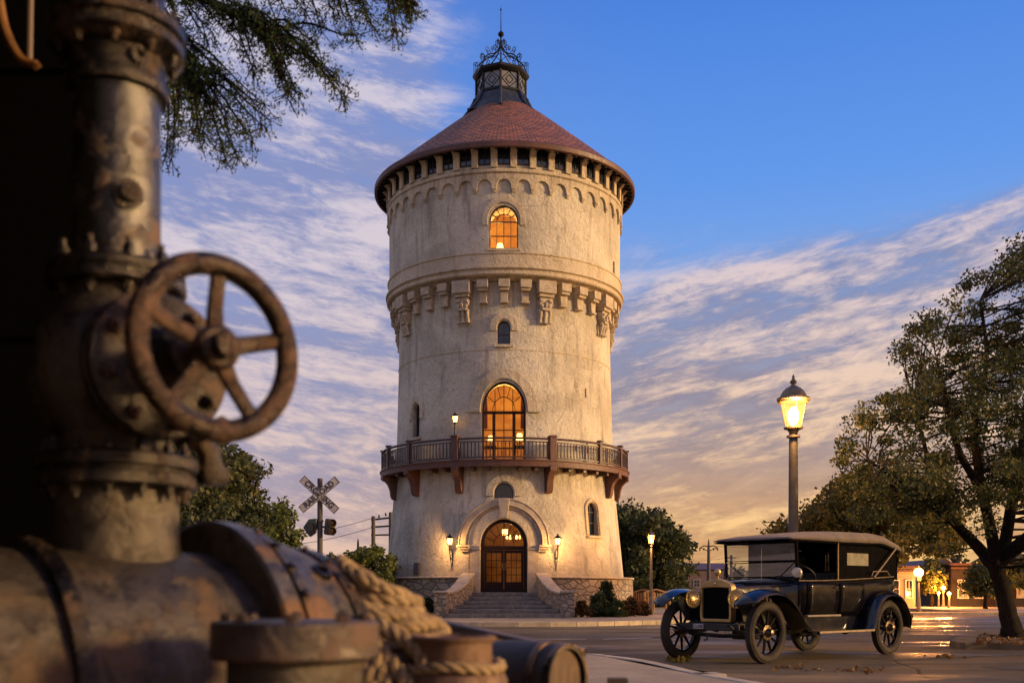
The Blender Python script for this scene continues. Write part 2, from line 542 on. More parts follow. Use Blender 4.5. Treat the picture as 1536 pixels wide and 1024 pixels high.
M['glow_soft'] = emis('lamp_shade_glow', (1.0, .42, .09), 3.2)
M['brass'] = mat('aged_brass', (.55, .36, .13), .3, .9, (.35, .22, .08), 8)


def light(loc, power, col=(1, .48, .14), rad=.05, name='lamp_light', parent=None):
    l = bpy.data.lights.new(name, 'POINT'); l.energy = power; l.color = col; l.shadow_soft_size = rad
    o = bpy.data.objects.new(name, l); COL.objects.link(o); o.location = loc
    if parent is not None: o.parent = parent
    return o
# ================================================================== GROUND
def ground_mat():
    m = bpy.data.materials.new('asphalt'); m.use_nodes = True
    t = NT(m.node_tree); b = t.n['Principled BSDF']
    tcn = t.new('ShaderNodeTexCoord'); vec = tcn.outputs['Object']
    mp = t.new('ShaderNodeMapping'); mp.inputs['Scale'].default_value = (.35, 1.3, 1); t.l.new(vec, mp.inputs[0])
    c = t.mix(t.smooth(t.noise(mp.outputs[0], .8, 8, .65, .6), .38, .64), (.135, .098, .055, 1), (.068, .050, .030, 1))
    c = t.mix(t.math('MULTIPLY', t.smooth(t.noise(vec, 38, 6, .8), .48, .64), .6), c, (.24, .18, .11, 1))
    c = t.mix(t.math('MULTIPLY', t.smooth(t.noise(mp.outputs[0], 4.5, 7, .7), .58, .70), .5), c, (.13, .10, .07, 1))
    vo = t.new('ShaderNodeTexVoronoi', feature='DISTANCE_TO_EDGE'); vo.inputs['Scale'].default_value = .22
    nz = t.new('ShaderNodeTexNoise'); nz.inputs['Scale'].default_value = .9; nz.inputs['Detail'].default_value = 7; t.l.new(vec, nz.inputs['Vector'])
    dm = t.new('ShaderNodeMix', data_type='VECTOR'); dm.inputs[0].default_value = .25
    t.l.new(vec, dm.inputs[4]); t.l.new(nz.outputs[1], dm.inputs[5]); t.l.new(dm.outputs[1], vo.inputs['Vector'])
    crack = t.math('SUBTRACT', 1., t.smooth(vo.outputs[0], .0, .006))
    c = t.mix(t.math('MULTIPLY', crack, .8), c, (.015, .013, .012, 1))
    wet = t.smooth(t.noise(mp.outputs[0], .55, 6, .6, .8), .43, .64)
    gx_ = t.sep(vec)[0]; wet = t.math('MULTIPLY', wet, t.lin(gx_, 2., 7., .45, 1.))
    c = t.mix(t.math('MULTIPLY', wet, .55), c, (.045, .034, .022, 1))
    t.put(b.inputs['Base Color'], c)
    t.put(b.inputs['Roughness'], t.math('SUBTRACT', .80, t.math('MULTIPLY', wet, .60)))
    t.put(b.inputs['Specular IOR Level'], t.lin(wet, 0, 1, .10, .45))
    bn = t.new('ShaderNodeBump'); bn.inputs['Distance'].default_value = .014
    h = t.math('ADD', t.noise(vec, 55, 6, .75), t.math('MULTIPLY', t.noise(vec, 6, 5), .8))
    t.put(bn.inputs['Height'], t.math('SUBTRACT', h, crack)); t.l.new(bn.outputs[0], b.inputs['Normal'])
    return m


M['asphalt'] = ground_mat()
M['earth'] = mat('dry_earth', (.10, .075, .045), .95, 0, (.05, .055, .025), .3, .03, 3)
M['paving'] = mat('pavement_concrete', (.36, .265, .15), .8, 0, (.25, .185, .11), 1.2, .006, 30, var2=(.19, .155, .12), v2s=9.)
M['kerb'] = mat('kerb_concrete', (.46, .36, .23), .75, 0, (.33, .26, .17), 3, .006, 25)
M['paint'] = mat('road_paint', (.50, .46, .40), .6, 0, (.30, .27, .23), 6)
def road():
    # the street surface is a fine grid with gentle undulation so the wet patches catch the light
    g = MB(); g.add([(-260, -60, -.02), (300, -60, -.02), (900, 1500, -.02), (-900, 1500, -.02)], [(0, 1, 2, 3)])
    struct(g.build('ground', M['earth'], smooth=False))
    r = MB(); r.add([(-70, -20, 0), (90, -20, 0), (90, 44, 0), (-70, 44, 0)], [(0, 1, 2, 3)])
    struct(r.build('road', M['asphalt'], smooth=False))


def slab(name, pts, z1, m, z0=-.01, kerbw=.0, bev=.012):
    b = MB(); n = len(pts)
    b.add([(p[0], p[1], z0) for p in pts] + [(p[0], p[1], z1) for p in pts], [tuple(range(n, 2 * n))] + [(i, (i + 1) % n, n + (i + 1) % n, n + i) for i in range(n)])
    return struct(b.build(name, m, smooth=False, bevel=bev))


def kerb_line(name, path, w_, z1, m):
    """path: list of (x, y); kerb stones along it, w_ wide to the left of travel"""
    b = MB(); pts = [Vector((p[0], p[1])) for p in path]
    for i in range(len(pts) - 1):
        a, c = pts[i], pts[i + 1]; d = c - a; L = d.length; d.normalize(); nrm = Vector((-d.y, d.x))
        k = max(1, int(L / 1.2))
        for j in range(k):
            s0 = a + d * (L * j / k + .006); s1 = a + d * (L * (j + 1) / k - .006)
            q = [s0, s1, s1 + nrm * w_, s0 + nrm * w_]
            b.add([(p.x, p.y, -.01) for p in q] + [(p.x, p.y, z1) for p in q], [(4, 5, 6, 7), (0, 1, 5, 4), (1, 2, 6, 5), (2, 3, 7, 6), (3, 0, 4, 7)])
    return struct(b.build(name, m, smooth=False, bevel=.015))


road()
PZ = .12
# pavement round the tower, the kerb curving gently
kp = [(-60, 31.0), (-20, 30.2), (-6, 29.2), (1.0, 28.6), (4.2, 30.6), (7.0, 33.4), (11, 37.5), (16, 43), (20, 60)]
# smoother kerb
def smoothpath(p, n=6):
    out = []
    for i in range(len(p) - 1):
        p0 = p[max(i - 1, 0)]; p1 = p[i]; p2 = p[i + 1]; p3 = p[min(i + 2, len(p) - 1)]
        for j in range(n):
            t = j / n
            out.append(tuple(.5 * ((2 * p1[k]) + (-p0[k] + p2[k]) * t + (2 * p0[k] - 5 * p1[k] + 4 * p2[k] - p3[k]) * t * t + (-p0[k] + 3 * p1[k] - 3 * p2[k] + p3[k]) * t ** 3) for k in range(len(p1))))
    out.append(tuple(p[-1])); return out
ks = smoothpath(kp)
kerb_line('kerb', ks, .16, PZ + .01, M['kerb'])
inner = []
for i in range(len(ks)):
    a = Vector(ks[max(i - 1, 0)]); c = Vector(ks[min(i + 1, len(ks) - 1)]); d = (c - a).normalized(); nrm = Vector((-d.y, d.x))
    q = Vector(ks[i]) + nrm * .165; inner.append((q.x, q.y))
slab('pavement', inner + [(20, 75), (-60, 75)], PZ, M['paving'], bev=0)
# near corner of pavement, bottom of the view
e0 = G(865, 979, PZ); e1 = G(925, 984, PZ); e2 = G(985, 998, PZ); e3 = G(1062, 1010, PZ); e4 = G(1150, 1025, PZ)
e5 = e4 + (e4 - e3).normalized() * 14
near = smoothpath([(e0.x - 12, e0.y + 1.4), (e0.x - 1.2, e0.y + .12), (e1.x, e1.y), (e3.x, e3.y), (e4.x, e4.y), (e5.x, e5.y)], 5)
kerb_line('kerb', [(p[0], p[1]) for p in near][::-1], .15, PZ + .008, M['kerb'])
ni = []
for i in range(len(near)):
    a = Vector(near[max(i - 1, 0)]); c = Vector(near[min(i + 1, len(near) - 1)]); d = (c - a).normalized(); nrm = Vector((d.y, -d.x))
    q = Vector(near[i]) + nrm * .155; ni.append((q.x, q.y))
slab('pavement', [(ni[-1][0], -8), (-14, -8), (-14, ni[0][1])] + ni, PZ, M['paving'], bev=0)
# island under the big tree on the right
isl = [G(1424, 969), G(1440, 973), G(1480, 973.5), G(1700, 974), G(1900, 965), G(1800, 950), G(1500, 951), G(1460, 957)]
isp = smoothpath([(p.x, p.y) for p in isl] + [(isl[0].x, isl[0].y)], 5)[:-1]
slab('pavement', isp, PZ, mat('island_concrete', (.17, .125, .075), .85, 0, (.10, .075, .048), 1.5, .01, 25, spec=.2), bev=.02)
# far pavement across the street, in front of the shops
kerb_line('kerb', [(16, 43.0), (90, 43.0)], .2, PZ + .01, M['kerb'])
slab('pavement', [(20.2, 43.21), (90, 43.21), (90, 60), (20.2, 60)], PZ, M['paving'], bev=0)
# worn white line on the street
b = MB()
for (a, c) in ((G(905, 958.5), G(1010, 955)), (G(1232, 948), G(1268, 946.5)), (G(690, 960), G(880, 958.5)), (G(1290, 933), G(1536, 931.5))):
    b.add([(a.x, a.y, .004), (c.x, c.y, .004), (c.x, c.y + .14, .004), (a.x, a.y + .14, .004)], [(0, 1, 2, 3)])
struct(b.build('road_marking', M['paint'], smooth=False))
# darker repair patches in the street, a manhole cover and a gutter drain
def patch(cx, cy, w_, h_, rz, sd_):
    g = random.Random(sd_); b = MB(); n = 22; m3 = Euler((0, 0, rz)).to_matrix()
    pts = []
    for k in range(n):
        a = 2 * PI * k / n; q = abs(math.cos(a)) ** 8 + abs(math.sin(a)) ** 8; r_ = 1 / q ** .125
        pts.append(m3 @ Vector((r_ * math.cos(a) * w_ / 2 * g.uniform(.95, 1.04), r_ * math.sin(a) * h_ / 2 * g.uniform(.93, 1.05), 0)) + Vector((cx, cy, .004)))
    b.add(pts, [tuple(range(n))]); struct(b.build('road_patch', M['patch'], smooth=False))
M['patch'] = mat('patched_asphalt', (.050, .040, .028), .7, 0, (.085, .065, .042), 3, .006, 60, spec=.3)
patch(7.2, 13.2, 2.6, 1.1, .3, 1); patch(2.4, 22.5, 4.2, 1.6, -.1, 2); patch(13.5, 27.5, 5, 1.8, .15, 3); patch(4.6, 10.9, 1.5, .7, .5, 4); patch(9.5, 35, 6, 1.5, 0, 5)
mh = thing('manhole_cover', (10.6, 17.2, .004), 'round iron manhole cover in the road to the right of the car', 'manhole cover')
b = MB(); b.lathe([(.36, 0), (.36, .012), (.31, .012), (.31, .006), (0, .006)], 32); b.build('rim', M['iron'], mh)
b = MB()
for k in range(-4, 5): L_ = math.sqrt(max(0, .29 ** 2 - (k * .065) ** 2)); b.box((0, k * .065, .009), (2 * L_, .03, .007))
b.build('ribs', M['iron'], mh, smooth=False)

# ================================================================== TOWER
TX, TY = -.29, 42.0
T = thing('water_tower', (TX, TY, 0), 'tall round cream stucco water tower with a conical red tiled roof and balcony', 'tower')
PROF = [(0, 4.84), (1.45, 4.71), (4.3, 4.42), (6.9, 4.26), (9.6, 4.19), (12.1, 4.15)]


def rp(z_):
    if z_ >= 12.2: return 4.56
    for (a, ra), (b_, rb) in zip(PROF, PROF[1:]):
        if z_ <= b_: return ra + (rb - ra) * max(0, (z_ - a)) / (b_ - a)
    return 4.15


def tw(a0, rfix=None):
    """map (u, z, off) on to the curved wall, u metres along it from the angle a0"""
    def f(u, z_, off):
        r = rp(z_) if rfix is None else rfix
        a = a0 + u / r
        rr = r + off
        return Vector((rr * math.sin(a), -rr * math.cos(a), z_))
    return f


def pl(a0, r0):
    """flat map at the angle a0: (u, z, d) with d measured outward from radius r0"""
    er = Vector((math.sin(a0), -math.cos(a0), 0)); et = Vector((math.cos(a0), math.sin(a0), 0))
    return lambda u, z_, d: er * (r0 + d) + et * u + Vector((0, 0, z_))


def arch(hw, zs, zt, n=16, pointed=0.):
    """points of an arch from the left springing over the top to the right"""
    out = []
    for i in range(n + 1):
        a = PI - PI * i / n
        x_ = math.cos(a) * hw; zz = zs + (zt - zs) * (math.sin(a) if not pointed else (1 - (abs(math.cos(a))) ** (2 - pointed)) ** .62)
        out.append((x_, zz))
    return out


def opening(hw, zb, zs, zt, n=16, pointed=0.):
    return [(-hw, zb)] + arch(hw, zs, zt, n, pointed) + [(hw, zb)]


CUTL, CUTU = [], []
def cut(a0, outline, lower=True, r0=3.0, r1=6.0):
    b = MB(); b.prism(outline, pl(a0, 0), r0, r1); (CUTL if lower else CUTU).append(b)


A = R
WIN = {  # name: angle, hw, base, spring, top
    'top': (0, .52, 13.13, 14.13, 14.66),
    'small': (0, .225, 9.80, 10.42, 10.67),
    'balc': (0, .79, 5.63, 7.45, 8.48),
    'left': (A(-50.5), .215, 6.68, 7.70, 7.95),
    'lun': (0, .34, 4.25, 4.46, 4.83),
    'door': (0, .83, .93, 2.62, 3.53),
    'right': (A(47), .28, 3.02, 3.95, 4.25),
}
for k, (a0, hw, zb, zs, zt) in WIN.items():
    cut(a0, opening(hw, zb, zs, zt, 18, 0), k != 'top')
SLITS = [(45.5, 8.3, .34, .09), (45.5, 6.25, .36, .10), (55, 6.35, .30, .10), (37, 6.2, .2, .16)]
for an, zc, h_, w_ in SLITS:
    a0 = A(an); b = MB(); b.prism([(-w_ / 2, zc - h_ / 2), (w_ / 2, zc - h_ / 2), (w_ / 2, zc + h_ / 2), (-w_ / 2, zc + h_ / 2)], pl(a0, 0), rp(zc) - .3, 6); CUTL.append(b)
b = MB(); b.prism([(-.1, 12.7), (.1, 12.7), (.1, 13.5), (-.1, 13.5)], pl(A(66), 0), 4.3, 6); CUTU.append(b)


def shell(name, prof, rin, m, cuts, n=160):
    b = MB()
    full = prof + [(rin, prof[-1][1]), (rin, prof[0][1]), prof[0]]
    b.lathe(full, n, caps=False)
    # weld the closing ring
    o = b.build(name, m)
    me = o.data
    bm = bmesh.new(); bm.from_mesh(me); bmesh.ops.remove_doubles(bm, verts=bm.verts, dist=1e-5); bmesh.ops.recalc_face_normals(bm, faces=bm.faces); bm.to_mesh(me); bm.free()
    cs = []
    for c in cuts:
        co = c.build('cutter', m, smooth=False); cs.append(co)
        md = o.modifiers.new('cut', 'BOOLEAN'); md.object = co; md.operation = 'DIFFERENCE'; md.solver = 'EXACT'
    bpy.context.view_layer.update()
    dg = bpy.context.evaluated_depsgraph_get()
    me2 = bpy.data.meshes.new_from_object(o.evaluated_get(dg))
    o.modifiers.clear(); o.data = me2
    me2.shade_smooth(); me2.set_sharp_from_angle(angle=R(28))
    for c in cs: bpy.data.objects.remove(c)
    o.parent = T
    return o


# finer vertical rows keep the batter smooth
def refine(prof, step=.6):
    out = []
    for (r0, z0), (r1, z1) in zip(prof, prof[1:]):
        k = max(1, int(abs(z1 - z0) / step))
        for i in range(k): out.append((r0 + (r1 - r0) * i / k, z0 + (z1 - z0) * i / k))
    return out + [prof[-1]]
shell('lower_wall', refine([(r, z_) for z_, r in PROF]) , 3.5, M['stucco'], CUTL)
shell('upper_wall', [(4.56, 12.2), (4.56, 14.4), (4.56, 16.9)], 3.7, M['stucco'], CUTU)

# plinth ring with a gap for the steps
b = MB()
b.strip([(a, .0) for a in np.linspace(A(15), A(345), 90)], [(a, 1.0) for a in np.linspace(A(15), A(345), 90)],
        lambda a, k, d: Vector(((4.6 + (.46 + (.05 if not k else 0)) * d) * math.sin(a), -(4.6 + (.46 + (.05 if not k else 0)) * d) * math.cos(a), 1.42 * k)), 0, 1)
b.build('plinth', M['stone'], T, bevel=.03)
b = MB()
b.strip([(a, 1.42) for a in np.linspace(A(14.9), A(345.1), 90)], [(a, 1.50) for a in np.linspace(A(14.9), A(345.1), 90)],
        lambda a, k, d: Vector(((4.6 + .52 * d) * math.sin(a), -(4.6 + .52 * d) * math.cos(a), k)), 0, 1)
b.build('plinth_coping', M['coping'], T, bevel=.03)

# string courses and the big cornice
def ring(name, prof, m, n=160, bevel=0):
    b = MB(); b.lathe(prof, n, caps=False); return b.build(name, m, T, bevel=bevel)
ring('string_course', [(4.0, 9.60), (4.205, 9.60), (4.212, 9.63), (4.20, 9.66), (4.0, 9.68)], M['trim'])
ring('cornice', [(4.1, 12.06), (4.30, 12.06), (4.38, 12.12), (4.50, 12.16), (4.62, 12.18), (4.66, 12.22), (4.66, 12.29), (4.60, 12.32), (4.62, 12.38), (4.70, 12.41), (4.70, 12.47), (4.60, 12.50), (4.60, 12.92), (4.635, 12.94), (4.635, 12.99), (4.5, 13.02)], M['trim'])
ring('eaves_moulding', [(4.5, 15.74), (4.60, 15.76), (4.66, 15.82), (4.66, 15.90), (4.62, 15.95), (4.5, 15.97)], M['trim'])

# blind arcade under the eaves
NB = 42
dA = 2 * PI / NB
rw = 4.56
pitch = rw * dA
for i in range(NB):
    ac = (i) * dA + dA / 2          # arch centres between corbels... one arch sits on the axis
    ac = i * dA
    b = MB(); mp = tw(ac, rw)
    hw = pitch / 2; ah = hw - .085
    inn = arch(ah, 15.29, 15.56, 12)
    inn = [(-ah, 15.26)] + inn + [(ah, 15.26)]
    outp = [(-hw, 15.26)] + [(-hw + 2 * hw * k / 12, 15.75) for k in range(13)] + [(hw, 15.26)]
    b.strip(inn, outp, mp, -.02, .085)
    # little corbel at the right hand springing
    for k, (w_, z0, z1, d_) in enumerate(((.16, 15.20, 15.262, .11), (.13, 15.15, 15.20, .085), (.10, 15.10, 15.15, .06))):
        b.prism([(hw - w_ / 2, z0), (hw + w_ / 2, z0), (hw + w_ / 2, z1), (hw - w_ / 2, z1)], mp, -.02, d_)
    b.build('blind_arch', M['trim'], T, bevel=.008)
# pilaster brackets and the dark openings between them
for i in range(NB):
    a0 = (i + .5) * dA; mp = tw(a0, rw)
    b = MB(); w_ = .115
    prof = [(-.02, 15.97), (.12, 15.97), (.12, 16.42), (.17, 16.50), (.30, 16.60), (.34, 16.66), (.34, 16.74), (-.02, 16.74)]
    vs = [mp(-w_, z_, d) for d, z_ in prof] + [mp(w_, z_, d) for d, z_ in prof]; n = len(prof)
    b.add(vs, [tuple(range(n)), tuple(range(n, 2 * n))[::-1]] + [(k, (k + 1) % n, n + (k + 1) % n, n + k) for k in range(n)])
    b.build('eaves_bracket', M['trim'], T, bevel=.012)
for i in range(NB):
    a0 = i * dA; mp = tw(a0, rw)
    b = MB(); b.prism([(-.19, 16.12), (.19, 16.12), (.19, 16.70), (-.19, 16.70)], mp, -.02, .012)
    wdw = b.build('eaves_window', M['glass_dark'], T, smooth=False)
    b = MB()
    for u in (-.0,): b.prism([(u - .015, 16.12), (u + .015, 16.12), (u + .015, 16.70), (u - .015, 16.70)], mp, .0, .03)
    b.prism([(-.19, 16.38), (.19, 16.38), (.19, 16.41), (-.19, 16.41)], mp, .0, .028)
    b.strip([(-.19, 16.70), (-.19, 16.12), (.19, 16.12), (.19, 16.70)], [(-.225, 16.735), (-.225, 16.085), (.225, 16.085), (.225, 16.735)], mp, -.01, .045, closed=True)
    b.build('frame', M['soffit'], wdw, smooth=False)

# machicolation corbels: nine large carved ones and small ones between
CARVED = mat('carved_stone', (.50, .41, .29), .85, 0, (.36, .29, .2), 6, .012, 25)
for i in range(36):
    an = i * 10
    big = (an % 40) == 20
    a0 = A(an + .1); mp = tw(a0, 4.16)
    b = MB()
    if big:
        w_ = .31
        b.prism([(-w_, 11.62), (w_, 11.62), (w_, 12.07), (-w_, 12.07)], mp, -.05, .44)
        b.prism([(-.27, 11.50), (.27, 11.50), (.27, 11.62), (-.27, 11.62)], mp, -.05, .34)
        c1 = b.build('large_corbel', CARVED, T, bevel=.02)
        b = MB()
        # weathered carved block under the corbel
        b.prism([(-.21, 11.50), (-.25, 11.36), (-.22, 11.20), (-.12, 11.06), (.12, 11.06), (.22, 11.20), (.25, 11.36), (.21, 11.50)], mp, -.05, .25)
        b.prism([(-.13, 11.02), (.13, 11.02), (.19, 11.12), (-.19, 11.12)], mp, -.05, .31)
        b.prism([(-.05, 11.12), (.05, 11.12), (.035, 11.32), (-.035, 11.32)], mp, -.05, .33)
        for s_ in (-1, 1):
            b.prism([(s_ * .10, 11.33), (s_ * .22, 11.30), (s_ * .21, 11.40), (s_ * .07, 11.42)], mp, -.05, .32)
            b.prism([(s_ * .08, 11.14), (s_ * .17, 11.14), (s_ * .20, 11.24), (s_ * .10, 11.26)], mp, -.05, .29)
        b.build('carved_block', CARVED, c1, bevel=.02)
        b = MB()
        for s_ in (-.17, 0, .17):
            b.tube([mp(s_, 11.06, .16), mp(s_, 10.92, .20), mp(s_, 10.78, .15), mp(s_ * 1.05, 10.68, .13), mp(s_ * 1.05, 10.60, .13)], [.07, .065, .055, .06, .085], 8)
        b.build('carved_legs', CARVED, c1)
    else:
        w_ = .19
        b.prism([(-w_, 11.78), (w_, 11.78), (w_, 12.07), (-w_, 12.07)], mp, -.05, .38)
        b.prism([(-.165, 11.68), (.165, 11.68), (.165, 11.78), (-.165, 11.78)], mp, -.05, .31)
        b.prism([(-.12, 11.33), (.12, 11.33), (.15, 11.68), (-.15, 11.68)], mp, -.05, .17)
        b.prism([(-.15, 11.26), (.15, 11.26), (.15, 11.33), (-.15, 11.33)], mp, -.05, .21)
        b.build('small_corbel', CARVED, T, bevel=.018)

# ---- roof
REV, ZEV = 5.10, 16.62
prof = [(REV - .04, ZEV + .10), (4.4, ZEV + .68), (3.5, ZEV + 1.44), (2.4, ZEV + 2.36), (1.60, ZEV + 3.02), (1.3, ZEV + 3.25)]
b = MB(); b.lathe(refine(prof, .2), 128, caps=False); roof = b.build('roof', M['tile'], T, angle=60)
b = MB(); b.lathe([(REV - .02, ZEV - .12), (REV + .04, ZEV - .10), (REV + .05, ZEV + .06), (REV + .01, ZEV + .12), (REV - .06, ZEV + .12), (REV - .06, ZEV - .12), (REV - .02, ZEV - .12)], 160, caps=False)
b.build('fascia', M['fascia'], roof)
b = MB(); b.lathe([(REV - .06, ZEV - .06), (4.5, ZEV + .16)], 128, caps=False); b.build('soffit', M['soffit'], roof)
b = MB()
for i in range(84):
    a = 2 * PI * (i + .25) / 84; e = Vector((math.sin(a), -math.cos(a), 0)); 
    p0 = e * 4.5 + Vector((0, 0, ZEV + .10)); p1 = e * (REV - .07) + Vector((0, 0, ZEV - .12))
    d = (p1 - p0); rot = Matrix((e.cross(Vector((0, 0, 1))), d.normalized(), e.cross(Vector((0, 0, 1))).cross(d.normalized()))).transposed()
    b.box((p0 + p1) / 2, (.07, d.length, .09), rot)
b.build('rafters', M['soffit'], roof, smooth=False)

# ---- cupola
CX = -.15
cup = MB()
def octo(r, z_): return [Vector((CX + r * math.sin(2 * PI * k / 8), -r * math.cos(2 * PI * k / 8), z_)) for k in range(8)]
Z0 = 19.62
skirt = [(1.64, Z0), (1.45, Z0 + .18), (1.2, Z0 + .5), (1.04, Z0 + .82), (1.0, Z0 + .92)]
cup.loft([octo(r, z_) for r, z_ in skirt])
cupo = cup.build('cupola', M['lead'], T, angle=20)
for k in range(8):
    b = MB(); a = 2 * PI * k / 8; e = Vector((math.sin(a), -math.cos(a), 0))
    pts = [Vector((CX, 0, 0)) + e * (r + .035) + Vector((0, 0, z_)) for r, z_ in [(1.74, Z0 - .08)] + skirt]
    b.tube(pts, [.055] * 6, 6)
    b.build('skirt_rib', M['lead'], cupo)
ZD0, ZD1 = Z0 + .92, Z0 + 1.72
b = MB()
b.loft([octo(1.04, ZD0 - .02), octo(1.04, ZD0 + .07)]); b.loft([octo(1.03, ZD1 - .08), octo(1.10, ZD1), octo(1.13, ZD1 + .05), octo(1.13, ZD1 + .13), octo(1.02, ZD1 + .16)])
for p in octo(.985, 0): b.tube([p + Vector((0, 0, ZD0)), p + Vector((0, 0, ZD1))], .05, 6)
b.build('cupola_frame', M['iron'], cupo)
pane_m = mat('leaded_glass', (.10, .125, .155), .2, 0, (.16, .15, .13), 2, spec=.8)
for k in range(8):
    a = 2 * PI * (k + .5) / 8; hw = .985 * math.sin(PI / 8) - .06; rr = .985 * math.cos(PI / 8) - .02
    mpp = pl(a, rr); f = lambda u, z_, d: mpp(u, z_, d) + Vector((CX, 0, 0))
    b = MB(); b.prism([(-hw, ZD0 + .07), (hw, ZD0 + .07), (hw, ZD1 - .08), (-hw, ZD1 - .08)], f, -.01, .0)
    pn = b.build('pane', pane_m, cupo, smooth=False)
    b = MB(); zc = (ZD0 + ZD1) / 2
    def bar(u0, z0, u1, z1, w_=.012):
        b.tube([f(u0, z0, .012), f(u1, z1, .012)], w_, 4)
    for u0, z0, u1, z1 in ((-hw, zc, 0, ZD1 - .1), (0, ZD1 - .1, hw, zc), (hw, zc, 0, ZD0 + .1), (0, ZD0 + .1, -hw, zc), (-hw * .5, zc, 0, zc + .17), (0, zc + .17, hw * .5, zc), (hw * .5, zc, 0, zc - .17), (0, zc - .17, -hw * .5, zc)):
        bar(u0, z0, u1, z1)
    b.build('lattice', M['iron'], pn)
# ironwork crown
ZC = ZD1 + .15
b = MB()
def cr(k, r, z_): a = 2 * PI * k / 8; return Vector((CX + r * math.sin(a), -r * math.cos(a), z_))
def curl(b, k, rc, zc, r0, turns=1.3, th=.014, start=0., sgn=1, da=0.):
    pts = []
    for i in range(18):
        t = i / 17; an = start + sgn * turns * 2 * PI * t; rr = r0 * (1 - .75 * t)
        pts.append(cr(k + da, rc + rr * math.cos(an), zc + rr * math.sin(an)))
    b.tube(pts, th, 5)
for k in range(8):
    pts = [cr(k, 1.0, ZC), cr(k, .98, ZC + .18), cr(k, .88, ZC + .40), cr(k, .66, ZC + .60), cr(k, .38, ZC + .74), cr(k, .16, ZC + .92), cr(k, .06, ZC + 1.12), cr(k, .05, ZC + 1.3)]
    b.tube(smoothpath([tuple(p) for p in pts], 3), .026, 6)
    b.tube([cr(k, 1.08, ZC - .05), cr(k, 1.08, ZC + .42)], .012, 5)
    curl(b, k, 1.0, ZC + .42, .10, start=0)
    curl(b, k, .72, ZC + .76, .13, start=-PI / 2)
    curl(b, k, .76, ZC + .36, .11, start=PI / 2, sgn=-1)
    curl(b, k, .45, ZC + .90, .10, start=-PI / 2)
    curl(b, k, .22, ZC + 1.12, .11, start=-PI / 2)
    curl(b, k, .16, ZC + 1.32, .07, start=PI, sgn=-1)
    for j in range(2):
        # scrolls between the ribs
        pts = [cr(k + t, 1.03, ZC + .04 + .26 * math.sin(PI * t)) for t in np.linspace(0, 1, 9)]
        b.tube(pts, .012, 5) if j == 0 else b.tube([cr(k + t, .82, ZC + .46 - .12 * math.sin(PI * t)) for t in np.linspace(0, 1, 9)], .012, 5)
b.lathe([(.0, 0), (.30, .0), (.30, .06), (.16, .16), (.10, .42), (.05, .6)], 12, (CX, 0, ZC))
b.build('iron_crown', M['iron'], cupo)
b = MB(); b.lathe([(.075, ZC + 1.22), (.05, ZC + 1.36), (.035, ZC + 1.42), (.035, ZC + 1.50), (.10, ZC + 1.56), (.125, ZC + 1.62), (.10, ZC + 1.69), (.03, ZC + 1.75), (.022, ZC + 1.8), (.014, ZC + 2.55), (.035, ZC + 2.58), (.035, ZC + 2.62), (.008, ZC + 2.66), (.003, ZC + 2.76)], 12, (CX, 0, 0))
b.build('finial', M['iron'], cupo)

# ---- hoods round the openings
def hood(name, a0, hw0, hw1, zs, zt0, zt1, zb, d=.07, foot=None, m=M['trim'], pointed=0.):
    b = MB(); mp = tw(a0)
    inn = [(-hw0, zb)] + arch(hw0, zs, zt0, 22, pointed) + [(hw0, zb)]
    o_ = [(-hw1, zb)] + arch(hw1, zs, zt1, 22) + [(hw1, zb)]
    b.strip(inn, o_, mp, -.05, d)
    if foot:
        for s_ in (-1, 1):
            b.prism([(s_ * hw0, zb - foot[0]), (s_ * (hw1 + foot[1]), zb - foot[0]), (s_ * (hw1 + foot[1]), zb), (s_ * hw0, zb)], mp, -.05, d + .03)
    return b.build(name, m, T, bevel=.012)
hood('window_hood', 0, .57, .77, 14.13, 14.75, 14.97, 13.95, .045)
hood('window_hood', 0, .26, .50, 10.42, 10.72, 10.96, 10.30, .05)
hood('window_hood', 0, .84, 1.24, 7.45, 8.58, 8.93, 7.50, .07, foot=(.12, .08), pointed=0)
hood('window_hood', A(-50.5), .25, .45, 7.70, 8.0, 8.22, 7.35, .05)
hood('window_hood', 0, .37, .64, 4.46, 4.88, 5.12, 4.36, .07)
hood('window_hood', A(47), .31, .44, 3.95, 4.3, 4.40, 3.05, .05)


def sill(a0, hw, z_, d=.12, h_=.1):
    b = MB(); b.prism([(-hw, z_ - h_), (hw, z_ - h_), (hw, z_), (-hw, z_)], tw(a0), -.15, d); return b.build('sill', M['trim'], T, bevel=.015)
sill(0, .60, 13.12, .07, .09); sill(0, .34, 9.80, .10); sill(A(-50.5), .36, 6.68, .12); sill(A(47), .42, 3.02, .12)


def off_outline(o, d):
    """shrink an opening outline by d"""
    cx = 0; zc = sum(p[1] for p in o) / len(o); out_ = []
    n = len(o)
    for i in range(n):
        p = Vector(o[i]); a = Vector(o[i - 1]); c = Vector(o[(i + 1) % n])
        e1 = (p - a).normalized() if (p - a).length > 1e-6 else Vector((0, 1)); e2 = (c - p).normalized() if (c - p).length > 1e-6 else Vector((0, -1))
        n1 = Vector((e1.y, -e1.x)); n2 = Vector((e2.y, -e2.x)); nn = (n1 + n2)
        nn = nn.normalized() if nn.length > 1e-6 else n1
        k = 1 / max(.4, nn.dot(n1)); q = p + nn * d * k; out_.append((q.x, q.y))
    return out_


